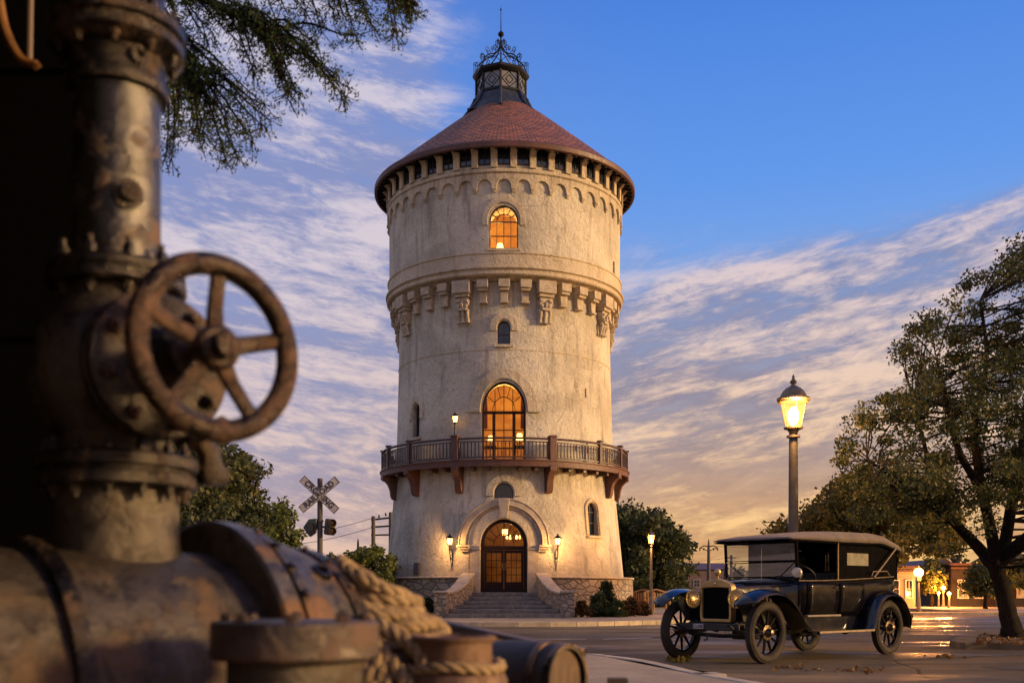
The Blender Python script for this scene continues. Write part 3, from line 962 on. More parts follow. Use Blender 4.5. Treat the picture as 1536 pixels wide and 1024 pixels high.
def window(key, depth, fm, gm, fw=.05, bars=(), pointed=0., parent=None, extra=None):
    a0, hw, zb, zs, zt = WIN[key]
    o = opening(hw - .005, zb + .002, zs, zt - .005, 18, pointed)
    rr = rp((zb + zs) / 2) - depth
    mp = pl(a0, rr)
    b = MB(); b.strip(off_outline(o, fw), o, mp, -.04, .04, closed=True)
    fr = b.build('window', fm, T, bevel=.004)
    b = MB(); b.prism(off_outline(o, fw * .6), mp, -.008, .0); b.build('pane', gm, fr, smooth=False)
    b = MB()
    for (u0, z0, u1, z1, w_) in bars:
        d = Vector((u1 - u0, z1 - z0)); nrm = Vector((-d.y, d.x)).normalized() * w_ / 2
        b.prism([(u0 - nrm.x, z0 - nrm.y), (u1 - nrm.x, z1 - nrm.y), (u1 + nrm.x, z1 + nrm.y), (u0 + nrm.x, z0 + nrm.y)], mp, -.03, .03)
    if extra: extra(b, mp)
    if b.v: b.build('muntins', fm, fr, smooth=False)
    return fr


frame_dark = mat('window_frame_paint', (.07, .030, .018), .45, 0, (.04, .02, .012), 6)
def fan(hw, zs, zt, ri, n=4, w_=.022, cx=0.):
    def f(b, mp):
        arc_ = [(cx + ri * math.cos(PI * t / 12) * hw, zs + ri * (zt - zs) * math.sin(PI * t / 12)) for t in range(13)]
        arc2 = [(cx + (ri + w_ / hw) * math.cos(PI * t / 12) * hw, zs + (ri + w_ / hw) * (zt - zs) * math.sin(PI * t / 12)) for t in range(13)]
        b.strip(arc_, arc2, mp, -.025, .025)
        for i in range(1, n):
            an = PI * i / n; c_, s_ = math.cos(an), math.sin(an)
            p0 = (cx + ri * c_ * hw, zs + ri * s_ * (zt - zs)); p1 = (cx + c_ * hw * .97, zs + s_ * (zt - zs) * .97)
            d = Vector((p1[0] - p0[0], p1[1] - p0[1])); nr = Vector((-d.y, d.x)).normalized() * w_ / 2
            b.prism([(p0[0] - nr.x, p0[1] - nr.y), (p1[0] - nr.x, p1[1] - nr.y), (p1[0] + nr.x, p1[1] + nr.y), (p0[0] + nr.x, p0[1] + nr.y)], mp, -.025, .025)
    return f
window('top', .16, frame_dark, M['glass'], .045, [(-.5, 14.10, .5, 14.10, .035), (-.5, 13.60, .5, 13.60, .022), (-.25, 13.15, -.25, 14.1, .022), (.0, 13.15, .0, 14.6, .026), (.25, 13.15, .25, 14.1, .022)], extra=fan(.50, 14.12, 14.64, .48, 6))
window('small', .20, frame_dark, M['glass_dark'], .03, [(0, 9.8, 0, 10.65, .018), (-.2, 10.2, .2, 10.2, .018)])
window('balc', .20, M['door'], M['glass'], .07, [(-.78, 7.38, .78, 7.38, .10), (-.36, 5.65, -.36, 7.38, .11), (.36, 5.65, .36, 7.38, .11), (0, 5.65, 0, 8.4, .03), (-.75, 6.75, .75, 6.75, .025), (-.75, 6.1, .75, 6.1, .05), (-.32, 7.4, -.32, 8.2, .03), (.32, 7.4, .32, 8.2, .03)], pointed=0, extra=fan(.76, 7.42, 8.40, .52, 5))
window('left', .2, frame_dark, M['glass_dark'], .03, [(0, 6.7, 0, 7.9, .018), (-.2, 7.1, .2, 7.1, .018), (-.2, 7.5, .2, 7.5, .018)])
window('lun', .18, frame_dark, M['glass_dark'], .03)
window('right', .22, frame_dark, M['glass_dark'], .03, [(0, 3.05, 0, 4.2, .02), (-.25, 3.5, .25, 3.5, .02), (-.25, 3.9, .25, 3.9, .02)])

# entrance: transom window and a pair of glazed doors
def edoor():
    a0, hw, zb, zs, zt = WIN['door']
    rr = rp(1.8) - .30; mp = pl(0, rr)
    o = opening(hw - .005, zb + .002, zs, zt - .005, 18)
    b = MB(); b.strip(off_outline(o, .12), o, mp, -.05, .05, closed=True)
    b.prism([(-.72, 2.44), (.72, 2.44), (.72, 2.58), (-.72, 2.58)], mp, -.045, .06)
    fr = b.build('door_frame', M['door'], T, bevel=.006)
    tr = [(-.72, 2.58)] + arch(.71, 2.62, 3.41, 16) + [(.72, 2.58)]
    b = MB(); b.prism(tr, mp, -.008, 0); b.build('pane', M['glass'], fr, smooth=False)
    b = MB(); fan(.71, 2.60, 3.40, .5, 8, .022)(b, mp); b.prism([(-.012, 2.6), (.012, 2.6), (.012, 3.4), (-.012, 3.4)], mp, -.02, .02)
    b.build('fanlight_bars', M['door'], fr, smooth=False)
    for s_ in (-1, 1):
        u0, u1 = (-.70, -.008) if s_ < 0 else (.008, .70)
        b = MB(); st = .085
        def rc(a_, b_, c_, d_, d0=-.03, d1=.03): b.prism([(a_, b_), (c_, b_), (c_, d_), (a_, d_)], mp, d0, d1)
        rc(u0, .95, u0 + st, 2.43); rc(u1 - st, .95, u1, 2.43); rc(u0 + st, .95, u1 - st, 1.30); rc(u0 + st, 2.33, u1 - st, 2.43)
        for k in range(1, 3):
            uu = u0 + st + (u1 - u0 - 2 * st) * k / 3; rc(uu - .011, 1.3, uu + .011, 2.33, -.02, .02)
        for k in range(1, 4):
            zz = 1.3 + 1.03 * k / 4; rc(u0 + st, zz - .011, u1 - st, zz + .011, -.018, .018)
        dl = b.build('door', M['door'], T, smooth=False, bevel=.003)
        b = MB(); b.prism([(u0 + st, 1.30), (u1 - st, 1.30), (u1 - st, 2.33), (u0 + st, 2.33)], mp, -.006, .002); b.build('pane', M['glass'], dl, smooth=False)
        b = MB(); uu = -.05 if s_ < 0 else .05
        b.tube([mp(uu, 1.75, .03), mp(uu, 1.75, .08), mp(uu, 1.98, .08), mp(uu, 1.98, .03)], .012, 6); b.build('handle', M['brass'], dl)
edoor()

# portal round the door: broad arch, inner ring, keystone and pilasters
b = MB(); mp = tw(0)
b.strip([(-1.34, 2.62)] + arch(1.34, 2.66, 4.02, 28) + [(1.34, 2.62)], [(-1.60, 2.62)] + arch(1.60, 2.66, 4.27, 28) + [(1.60, 2.62)], mp, -.05, .15)
b.strip([(-1.27, 2.62)] + arch(1.27, 2.66, 3.94, 28) + [(1.27, 2.62)], [(-1.34, 2.62)] + arch(1.34, 2.66, 4.02, 28) + [(1.34, 2.62)], mp, -.05, .09)
for s_ in (-1, 1):
    for k, (w_, z0, z1, d_) in enumerate(((1.66, 2.54, 2.62, .20), (1.60, 2.46, 2.54, .15), (1.54, 2.38, 2.46, .10))):
        b.prism([(s_ * 1.22, z0), (s_ * w_, z0), (s_ * w_, z1), (s_ * 1.22, z1)], mp, -.05, d_)
for hw_, zt_, rr_, of_ in ((1.58, 4.25, .034, .15), (1.36, 4.04, .026, .15), (1.255, 3.93, .018, .09)):
    b.tube([mp(u, z_, of_) for u, z_ in [(-hw_, 2.62)] + arch(hw_, 2.66, zt_, 28) + [(hw_, 2.62)]], rr_, 7)
b.build('portal_arch', M['coping'], T, bevel=.02)
b = MB()
b.strip([(-.84, 2.50)] + arch(.84, 2.62, 3.54, 28) + [(.84, 2.50)], [(-1.25, 2.50)] + arch(1.25, 2.66, 3.92, 28) + [(1.25, 2.50)], mp, -.05, .055)
b.build('portal_ring', M['trim'], T, bevel=.012)
b = MB(); b.prism([(-.13, 3.56), (.13, 3.56), (.20, 4.24), (-.20, 4.24)], mp, -.05, .21); b.build('keystone', M['coping'], T, bevel=.02)
ash = M['coping']
for s_ in (-1, 1):
    b = MB(); b.prism([(s_ * .84, .12), (s_ * 1.25, .12), (s_ * 1.25, 2.44), (s_ * .84, 2.44)], mp, -.05, .05)
    b.prism([(s_ * .83, 2.44), (s_ * 1.29, 2.44), (s_ * 1.29, 2.50), (s_ * .83, 2.50)], mp, -.05, .09)
    b.build('portal_pilaster', ash, T, bevel=.012)

# rooms behind the lit openings
def room(zf, zc, hw, r1, r0):
    mp = pl(0, 0); b = MB()
    q = [(-hw, zf), (hw, zf), (hw, zc), (-hw, zc)]
    vs = [mp(u, z_, r1) for u, z_ in q] + [mp(u, z_, r0) for u, z_ in q]
    b.add(vs, [(4, 5, 6, 7), (0, 1, 5, 4), (1, 2, 6, 5), (2, 3, 7, 6), (3, 0, 4, 7)])
    return b.build('room', M['room'], T, smooth=False)
room(5.6, 9.0, 1.7, 3.55, 1.2); room(.92, 3.9, 1.7, 3.9, 1.0); room(12.7, 15.2, 1.4, 3.75, 1.6)
def tl(x_, r_, z_): return (TX + x_, TY - r_, z_)
light(tl(-.25, 3.3, 14.0), 95, (1, .60, .17), .1); light(tl(0, 3.2, 8.25), 95, (1, .56, .14), .15); light(tl(.1, 3.2, 3.2), 85, (1, .50, .12), .1)


def table_lamp(x_, r_, z_, label, s=1.):
    t = thing('table_lamp', tl(x_, r_, z_), label, 'lamp', 'lit lamps inside the tower')
    b = MB(); b.lathe([(.08 * s, 0), (.08 * s, .02), (.02, .05), (.05 * s, .14), (.02, .25 * s)], 12); b.build('base', M['brass'], t)
    b = MB(); b.lathe([(.13 * s, .22 * s), (.085 * s, .46 * s)], 14, caps=False); b.build('lamp_shade', M['glow'], t)
    return t
def side_table(x_, r_, z_, h_, label):
    t = thing('side_table', tl(x_, r_, z_), label, 'table')
    b = MB(); b.box((0, 0, h_ - .02), (.4, .4, .04)); b.build('table_top', M['door'], t)
    for a_ in (-.16, .16):
        for c_ in (-.16, .16):
            b = MB(); b.box((a_, c_, (h_ - .04) / 2), (.04, .04, h_ - .04)); b.build('leg', M['door'], t)
side_table(.57, 3.1, 5.6, .72, 'dark side table inside the right pane of the balcony door'); table_lamp(.57, 3.1, 6.32, 'lit table lamp behind the right pane of the balcony door')
side_table(-.50, 3.0, 5.6, .72, 'dark side table inside the left pane of the balcony door'); table_lamp(-.50, 3.0, 6.32, 'lit table lamp behind the left pane of the balcony door', .85)
side_table(-.16, 3.2, 12.7, .45, 'small table inside the top arched window'); table_lamp(-.16, 3.2, 13.15, 'lit lamp standing behind the top arched window', 1.25)
# curtains at the sides of the balcony room
cm_ = mat('curtain_cloth', (.40, .13, .04), .85, 0, (.28, .09, .03), 5)
for s_ in (-1, 1):
    t = thing('curtain', tl(0, 0, 0), 'orange curtain hanging inside the %s of the balcony door' % ('left' if s_ < 0 else 'right'), 'curtain')
    b = MB(); n_ = 24; pts_ = [(s_ * (.60 + .4 * k / n_), 3.45 + .03 * math.sin(k * 1.9)) for k in range(n_ + 1)]
    b.add([(x_, -y_, z_) for x_, y_ in pts_ for z_ in (6.9, 8.6)], [(2 * k, 2 * k + 2, 2 * k + 3, 2 * k + 1) for k in range(n_)]); b.build('cloth', cm_, t, angle=80)
# pendant lantern and a chandelier seen through the fanlight
t = thing('pendant_lantern', tl(0.03, 3.2, 3.9), 'square glowing pendant lantern behind the fanlight over the entrance', 'lamp')
b = MB(); b.tube([(0, 0, 0), (0, 0, -.62)], .01, 5); b.build('chain', M['iron'], t)
b = MB(); b.box((0, 0, -.76), (.2, .2, .2)); b.build('glass', M['glow'], t)
b = MB(); b.box((0, 0, -.645), (.24, .24, .03)); b.box((0, 0, -.875), (.22, .22, .02)); b.build('frame', M['iron'], t)
t = thing('chandelier', tl(.34, 2.4, 3.9), 'small lit chandelier behind the right side of the entrance fanlight', 'chandelier')
b = MB(); b.tube([(0, 0, 0), (0, 0, -.95)], .01, 5)
for k in range(6):
    a = 2 * PI * k / 6; b.tube([(0, 0, -.95), (.12 * math.cos(a), .12 * math.sin(a), -1.05), (.24 * math.cos(a), .24 * math.sin(a), -.98)], .012, 5)
b.build('arms', M['brass'], t)
for k in range(6):
    a = 2 * PI * k / 6; b = MB(); b.lathe([(.0, -.97), (.045, -.95), (.03, -.86), (0, -.82)], 8, (.24 * math.cos(a), .24 * math.sin(a), 0)); b.build('bulb', M['glow'], t)

# ---- balcony
ZB0, ZB1, RB = 5.38, 5.62, 4.90
b = MB(); b.lathe([(4.1, ZB0 + .10), (RB - .10, ZB0 + .10), (RB - .10, ZB1 - .02), (4.1, ZB1 - .02), (4.1, ZB0 + .10)], 160, caps=False); balc = b.build('balcony', M['rail'], T)
b = MB(); b.lathe([(RB - .10, ZB0), (RB, ZB0), (RB, ZB1 - .06), (RB + .04, ZB1 - .04), (RB + .04, ZB1), (RB - .10, ZB1), (RB - .10, ZB0)], 160, caps=False); b.build('fascia', M['redwood'], balc)
RR = RB - .09
b = MB(); b.lathe([(RR - .05, 6.34), (RR + .06, 6.34), (RR + .07, 6.37), (RR + .05, 6.405), (RR - .04, 6.405), (RR - .05, 6.34)], 160, caps=False); b.build('handrail', M['rail'], balc)
b = MB(); b.lathe([(RR - .03, 6.24), (RR + .03, 6.24), (RR + .03, 6.275), (RR - .03, 6.275), (RR - .03, 6.24)], 160, caps=False)
b.lathe([(RR - .035, 5.68), (RR + .035, 5.68), (RR + .035, 5.73), (RR - .035, 5.73), (RR - .035, 5.68)], 160, caps=False); b.build('rail_bars', M['rail'], balc)
posts = [-21, 21, -46.5, -66, 47, 66, -84, 84]
posts += [105, 130, 155, 180, -155, -130, -105]
for an in posts:
    a0 = A(an); w_ = .125 if abs(an) == 21 else .075
    m_ = M['redwood'] if abs(an) == 21 else M['rail']
    b = MB(); mpp = pl(a0, RR)
    b.prism([(-w_, 5.6), (w_, 5.6), (w_, 6.44), (-w_, 6.44)], mpp, -w_, w_ * .9)
    b.prism([(-w_ - .03, 6.44), (w_ + .03, 6.44), (w_ * .9, 6.50), (-w_ * .9, 6.50)], mpp, -w_ - .03, w_ + .03)
    b.build('post', m_, balc, bevel=.01)
base_bal = MB(); base_bal.box((0, 0, 5.985), (.034, .034, .53)); base_bal.box((0, 0, 6.18), (.05, .05, .025)); base_bal.box((0, 0, 5.80), (.05, .05, .025))
bo = None; NBAL = 222; cnt = 0; rest = MB()
order = sorted(range(NBAL), key=lambda i: abs(((i + .5) * 2 * PI / NBAL + PI) % (2 * PI) - PI))
for i in order:
    a = ((i + .5) * 2 * PI / NBAL + PI) % (2 * PI) - PI
    if min(abs(math.degrees(a) - p) for p in posts) < 1.5: continue
    loc = Vector((RR * math.sin(a), -RR * math.cos(a), 0))
    if cnt < 100:
        if bo is None:
            o = bo = base_bal.build('baluster', M['rail'], balc, smooth=False)
        else:
            o = bo.copy(); COL.objects.link(o); o.parent = balc
        o.location = loc; o.rotation_euler = (0, 0, a); cnt += 1
    else:
        rest.box(loc + Vector((0, 0, 5.985)), (.034, .034, .53), (0, 0, a))
ro = rest.build('baluster', M['rail'], balc, smooth=False); ro['kind'] = 'stuff'
# timber brackets below
for an in [-21, 21, -47, 62, -72, 77, 105, 140, 180, -140, -105]:
    a0 = A(an); b = MB(); er = Vector((math.sin(a0), -math.cos(a0), 0)); et = Vector((math.cos(a0), math.sin(a0), 0))
    rw0 = 4.33
    prof = [(rw0, 5.42), (RB + .04, 5.42), (RB + .04, 5.24), (RB - .10, 5.16), (RB - .22, 5.02), (RB - .28, 4.80), (RB - .30, 4.62), (RB - .36, 4.50), (rw0, 4.46)]
    n = len(prof); w_ = .13
    vs = [er * r_ + et * -w_ + Vector((0, 0, z_)) for r_, z_ in prof] + [er * r_ + et * w_ + Vector((0, 0, z_)) for r_, z_ in prof]
    b.add(vs, [tuple(range(n)), tuple(range(n, 2 * n))[::-1]] + [(k, (k + 1) % n, n + (k + 1) % n, n + k) for k in range(n)])
    b.build('bracket', M['redwood'], balc, bevel=.02)
for an in (-34, -27, -14, -7, 7, 14, 30, 38, 46, 54, 70, -58):
    b = MB(); b.prism([(-.06, 5.26), (.06, 5.26), (.06, 5.42), (-.06, 5.42)], pl(A(an), 0), 4.2, RB - .14); b.build('joist', M['rail'], balc, smooth=False)

# meter cupboard on the wall, vent
mb_ = thing('meter_box', (TX, TY, 0), 'small grey metal meter cupboard low on the left of the tower wall', 'box')
b = MB(); mpp = tw(A(-42.5)); b.prism([(-.14, 1.58), (.14, 1.58), (.14, 2.02), (-.14, 2.02)], mpp, -.02, .09); b.build('cabinet', mat('grey_metal', (.12, .12, .11), .5, .3, (.08, .07, .06), 5), mb_, bevel=.01)
b = MB(); b.prism([(-.115, 1.61), (.115, 1.61), (.115, 1.99), (-.115, 1.99)], mpp, .09, .1); b.build('door', mat('grey_metal_door', (.09, .09, .085), .5, .3), mb_, bevel=.004)


# ---- lanterns on the tower
def wall_lantern(an, z_, label, name='wall_lantern', r_=None, pw=95, s=1.):
    r_ = r_ if r_ is not None else rp(z_) + .28
    t = thing(name, (TX + r_ * math.sin(A(an)), TY - r_ * math.cos(A(an)), z_), label, 'lantern', 'lanterns beside the entrance' if name == 'wall_lantern' else None, rz=A(an))
    b = MB(); b.lathe([(.075 * s, 0), (.125 * s, .22 * s)], 6, caps=True); b.build('glass', M['glow'], t, smooth=False)
    b = MB(); b.lathe([(.15 * s, .22 * s), (.15 * s, .24 * s), (.06 * s, .32 * s), (.03 * s, .34 * s), (.03 * s, .37 * s), (.0, .41 * s)], 12)
    b.lathe([(.0, -.06 * s), (.05 * s, -.04 * s), (.08 * s, -.0)], 12)
    for k in range(6):
        a = 2 * PI * k / 6; b.tube([(.078 * s * math.cos(a), .078 * s * math.sin(a), 0), (.128 * s * math.cos(a), .128 * s * math.sin(a), .22 * s)], .008, 4)
    b.build('cage', M['iron'], t)
    b = MB()
    if name == 'wall_lantern':
        b.tube([(0, 0, -.05), (0, 0, -.35), (0, .10, -.50), (0, .24, -.46)], [.022, .018, .018, .018], 6)
        b.tube([(0, .0, -.30), (0, .05, -.55), (0, .13, -.75), (0, .2, -.9)], .012, 5)
        b.tube([(0, .22, -.25), (0, .22, -1.0)], .022, 6)
        b.tube([(0, 0, -.2), (0, .12, -.14), (0, .22, -.28)], .012, 5)
    else:
        b.tube([(0, 0, -.04), (0, 0, -.62)], .03, 8); b.lathe([(.07, -.62), (.07, -.58), (.03, -.54)], 10)
    b.build('bracket' if name == 'wall_lantern' else 'pole', M['iron'], t)
    light((0, -.17 if name == 'wall_lantern' else 0, .1), pw, (1, .50, .15), .06, parent=t)
    return t
wall_lantern(-23.2, 2.62, 'lit iron wall lantern to the left of the entrance arch')
wall_lantern(23.2, 2.62, 'lit iron wall lantern to the right of the entrance arch')
wall_lantern(-22.2, 7.00, 'lit lantern on a short pole behind the balcony rail', 'balcony_lantern', r_=4.62, pw=90, s=.95)
t = thing('hanging_chain', (TX - 1.22, TY - 4.78, 2.5), 'rusty iron chain hanging beside the left pilaster of the entrance', 'chain')
b = MB()
for k in range(13):
    rr_ = (0, 0, 0) if k % 2 else (0, 0, PI / 2); m_ = Euler(rr_).to_matrix()
    b.tube([m_ @ Vector((.022 * math.cos(a), 0, -.06 * k - .04 + .042 * math.sin(a))) for a in np.linspace(0, 2 * PI, 9)[:-1]], .008, 5, closed=True)
b.build('links', rust_mat('chain_rust', (.05, .04, .035), (.14, .06, .03), (.03, .02, .015)), t)
b = MB(); b.tube([(0, 0, -.84), (.05, 0, -.9), (.06, 0, -.98), (0, 0, -1.03), (-.06, 0, -.98)], [.012, .016, .016, .014, .006], 6); b.build('hook', M['iron'], t)

# ---- entrance steps with curved stone cheek walls
ST = thing('entrance_steps', (TX, TY, 0), 'wide stone steps rising to the tower door between curved rubble walls', 'steps')
nst = 6
for i in range(nst):
    z1 = PZ + (.93 - PZ) * (i + 1) / nst; z0 = PZ + (.93 - PZ) * i / nst - (.0 if i else .02)
    yf = -8.25 + i * .56; hwf = 1.83 - (1.83 - 1.14) * min(1, (i + (.0)) / (nst - 1))
    ybk = -4.0 if i == nst - 1 else yf + .6
    if i == 0: hwf = 1.80
    b = MB(); b.box((.04, (yf + ybk) / 2, (z0 + z1) / 2), (2 * hwf + .2, ybk - yf, z1 - z0 - .004)); b.build('step', M['step'], ST, bevel=.018)
for s_ in (-1, 1):
    # plan curve: from beside the door outward to the pier
    ctrl = [(1.28, -4.75, 1.62), (1.30, -5.2, 1.58), (1.36, -5.8, 1.47), (1.50, -6.4, 1.24), (1.70, -6.95, 1.04), (1.92, -7.5, .95), (2.02, -7.8, .94)]
    path = smoothpath(ctrl, 5); wl = MB(); cp = MB(); th = .17
    secs = []; csec = []
    for i, (x_, y_, z_) in enumerate(path):
        a = Vector(path[max(i - 1, 0)][:2]); c = Vector(path[min(i + 1, len(path) - 1)][:2]); d = (c - a).normalized(); nr = Vector((-d.y, d.x))
        q = Vector((x_, y_))
        l = q + nr * th; r_ = q - nr * th; l2 = q + nr * (th + .05); r2 = q - nr * (th + .05)
        secs.append([Vector((s_ * l.x + .04, l.y, .1)), Vector((s_ * r_.x + .04, r_.y, .1)), Vector((s_ * r_.x + .04, r_.y, z_ - .08)), Vector((s_ * l.x + .04, l.y, z_ - .08))])
        csec.append([Vector((s_ * l2.x + .04, l2.y, z_ - .08)), Vector((s_ * r2.x + .04, r2.y, z_ - .08)), Vector((s_ * r2.x + .04, r2.y, z_)), Vector((s_ * l2.x + .04, l2.y, z_))])
    wl.loft(secs); wo = wl.build('cheek_wall', M['rubble'], ST, bevel=.02)
    cp.loft(csec); cp.build('coping', M['coping'], wo, bevel=.025)
    b = MB(); b.box((s_ * 2.05 + .04, -7.98, .5), (.42, .42, .80)); b.build('pier', M['rubble'], ST, bevel=.03)
    b = MB(); b.box((s_ * 2.05 + .04, -7.98, .945), (.50, .50, .085)); b.build('pier_cap', M['coping'], ST, bevel=.03)
# ================================================================== VEGETATION
M['bark'] = mat('bark', (.030, .021, .014), .95, 0, (.016, .011, .008), 9, .05, 18, stretch=(3, 3, .7), spec=.15)
M['leaf_big'] = leaf_mat('leaves_olive', (.036, .052, .016), (.066, .080, .024), (.14, .115, .032), .42)
M['leaf_gold'] = leaf_mat('leaves_gold', (.09, .085, .018), (.16, .125, .022), (.30, .17, .026), .5)
M['leaf_dark'] = leaf_mat('leaves_dark', (.022, .036, .014), (.045, .060, .020), (.085, .090, .028), .35)
M['leaf_left'] = leaf_mat('leaves_left', (.040, .055, .020), (.075, .085, .030), (.13, .125, .045), .4)
M['leaf_young'] = leaf_mat('leaves_young', (.06, .085, .02), (.10, .125, .03), (.17, .17, .045), .4)
M['leaf_willow'] = leaf_mat('leaves_willow', (.022, .045, .010), (.050, .085, .016), (.095, .115, .022), .45)
M['leaf_red'] = leaf_mat('leaves_russet', (.09, .045, .015), (.15, .07, .02), (.20, .11, .03), .3)
M['leaf_shrub'] = leaf_mat('leaves_shrub', (.03, .048, .012), (.06, .08, .02), (.11, .115, .03), .3)


def leaves(name, cents, rads, per, size, m, parent=None, elong=1.9, flat=.75, seed=1, hang=0.):
    g = np.random.default_rng(seed)
    cents = np.asarray(cents, float); rads = np.asarray(rads, float)
    n = len(cents) * per
    ci = np.repeat(np.arange(len(cents)), per)
    d = g.normal(size=(n, 3)); d /= np.linalg.norm(d, axis=1)[:, None]
    rr = g.random(n) ** .45
    pos = cents[ci] + d * (rads[ci] * rr)[:, None] * np.array([1, 1, flat])
    u = g.normal(size=(n, 3)); u[:, 2] -= hang; u /= np.linalg.norm(u, axis=1)[:, None]
    w_ = np.cross(u, g.normal(size=(n, 3))); w_ /= np.linalg.norm(w_, axis=1)[:, None]
    s = size * g.uniform(.45, 1.45, n)[:, None]
    a = pos - u * s * elong / 2; c = pos + u * s * elong / 2
    b_ = pos + w_ * s / 2 + u * s * .1; e = pos - w_ * s / 2 + u * s * .1
    V = np.stack([a, b_, c, e], 1).reshape(-1, 3).astype(np.float32)
    me = bpy.data.meshes.new(name)
    me.vertices.add(n * 4); me.vertices.foreach_set('co', V.ravel())
    me.loops.add(n * 4); me.loops.foreach_set('vertex_index', np.arange(n * 4, dtype=np.int32))
    me.polygons.add(n); me.polygons.foreach_set('loop_start', np.arange(0, n * 4, 4, dtype=np.int32))
    me.update(calc_edges=True); me.materials.append(m)
    o = bpy.data.objects.new(name, me); COL.objects.link(o)
    if parent is not None: o.parent = parent
    return o


def inpoly(p, poly):
    x_, y_ = p; c = False; j = len(poly) - 1
    for i in range(len(poly)):
        xi, yi = poly[i]; xj, yj = poly[j]
        if (yi > y_) != (yj > y_) and x_ < (xj - xi) * (y_ - yi) / (yj - yi) + xi: c = not c
        j = i
    return c


def tree(name, label, base, limbs, cl, crad, per, size, m, group=None, seed=1, bark=None, cat='tree', twig=.02, **kw):
    """limbs: list of (points, radii) relative to the world; cl: clump centres"""
    t = thing(name, base, label, cat, group); B = Vector(base)
    b = MB(); pool = []
    for pts, rad in limbs:
        sp = smoothpath([tuple(Vector(p) - B) + (r_,) for p, r_ in zip(pts, rad)], 8)
        g = random.Random(seed)
        sp2 = [Vector(p[:3]) + Vector((g.uniform(-1, 1), g.uniform(-1, 1), 0)) * p[3] * .09 for p in sp]
        b.tube(sp2, [p[3] * (1 + .22 * max(0, 1 - i / 5) * (p[3] > .15)) for i, p in enumerate(sp)], 14)
        pool += [(q, p[3]) for q, p in zip(sp2, sp)]
    pool = pool[len(pool) // 12:]
    g = random.Random(seed + 5)
    for c in cl:
        c = Vector(c) - B
        cand = sorted(pool, key=lambda q: (q[0] - c).length + max(0, q[0].z - c.z) * .8)[:1]
        q, r_ = cand[0]
        mid = q.lerp(c, .5) + Vector((g.uniform(-.1, .1), g.uniform(-.1, .1), g.uniform(-.02, .18))) * (q - c).length * .6
        b.tube([q, mid, c], [min(r_ * .55, twig * 1.6), twig, twig * .4], 5, caps=False)
    b.build('trunk', bark or M['bark'], t)
    leaves('crown', [Vector(c) - B for c in cl], crad, per, size, m, t, seed=seed, **kw)
    return t


def clumps(poly, n, d, dd, r0, r1, seed=1, dens=None):
    g = random.Random(seed); xs = [p[0] for p in poly]; ys = [p[1] for p in poly]; out_ = []; rad = []
    while len(out_) < n:
        p = (g.uniform(min(xs), max(xs)), g.uniform(min(ys), max(ys)))
        if not inpoly(p, poly): continue
        if dens and g.random() > dens(*p): continue
        out_.append(P(p[0], p[1], d + g.gauss(0, dd / 2))); rad.append(g.uniform(r0, r1))
    return out_, rad


# the big tree on the right
D0 = 19.1
pb = lambda x_, y_, dd=0.: P(x_, y_, D0 + dd)
base = G(1519, 954, PZ)
limbs = [([pb(1521, 957), pb(1513, 925), pb(1503, 880), pb(1490, 842)], [.20, .16, .14, .125]),
         ([pb(1492, 850), pb(1462, 815, .2), pb(1425, 775, .4), pb(1400, 725, .6), pb(1385, 660, .8), pb(1370, 600, .6)], [.12, .10, .08, .055, .035, .02]),
         ([pb(1440, 792, .3), pb(1400, 760, -.2), pb(1350, 722, -.6), pb(1300, 690, -1)], [.07, .055, .035, .015]),
         ([pb(1496, 865), pb(1485, 790, -.3), pb(1470, 720, -.5), pb(1462, 630, -.8), pb(1480, 540, -1), pb(1470, 450, -1)], [.12, .10, .085, .06, .04, .02]),
         ([pb(1498, 860), pb(1515, 770, .4), pb(1530, 690, .8), pb(1545, 600, 1), pb(1560, 480, 1.2), pb(1550, 380, 1)], [.12, .10, .09, .07, .045, .02]),
         ([pb(1476, 740, -.5), pb(1440, 680, -1), pb(1420, 600, -1.4), pb(1405, 540, -1.6)], [.07, .06, .04, .015]),
         ([pb(1500, 840), pb(1560, 790, -.6), pb(1640, 700, -1), pb(1720, 600, -1)], [.14, .12, .09, .04]),
         ([pb(1540, 640, 1), pb(1600, 540, .4), pb(1680, 430, 0)], [.08, .06, .03])]
poly = [(1560, 330), (1530, 372), (1488, 400), (1450, 405), (1400, 462), (1352, 508), (1348, 545), (1385, 585), (1322, 598), (1290, 618), (1268, 660), (1262, 700), (1236, 742), (1262, 772),
        (1330, 790), (1372, 822), (1420, 838), (1470, 848), (1536, 858), (1640, 850), (1800, 780), (1850, 500), (1750, 300)]
den = lambda x_, y_: (.16 if x_ > 1405 else .4) if (1330 < x_ < 1560 and y_ > 765) else 1.
cl, cr_ = clumps(poly, 640, D0 + .1, 3.0, .16, .44, 3, den)
tree('leafy_tree', 'large leaning tree with a forked trunk and olive leaves at the right edge', base, limbs, cl, cr_, 210, .034, M['leaf_big'], seed=3, twig=.014)

# yellow green tree behind the car
base = P(1330, 918, 34); base.z = 0.0
q = lambda x_, y_, dd=0.: P(x_, y_, 34 + dd)
poly = [(1158, 800), (1176, 780), (1205, 778), (1222, 752), (1250, 735), (1290, 715), (1340, 712), (1400, 730), (1440, 770), (1440, 815), (1400, 828), (1352, 838), (1335, 862), (1250, 862), (1190, 850), (1160, 820)]
cl, cr_ = clumps(poly, 250, 34, 4, .35, .65, 8)
tree('roadside_tree', 'yellow green bushy tree behind the black car roof', base, [([base, q(1325, 870), q(1310, 820), q(1290, 770)], [.22, .18, .12, .05]), ([q(1322, 850), q(1270, 815, .4), q(1220, 800)], [.11, .08, .03]), ([q(1322, 850), q(1370, 800, -.4), q(1400, 770)], [.11, .08, .03])],
     cl, cr_, 110, .095, M['leaf_gold'], seed=8)

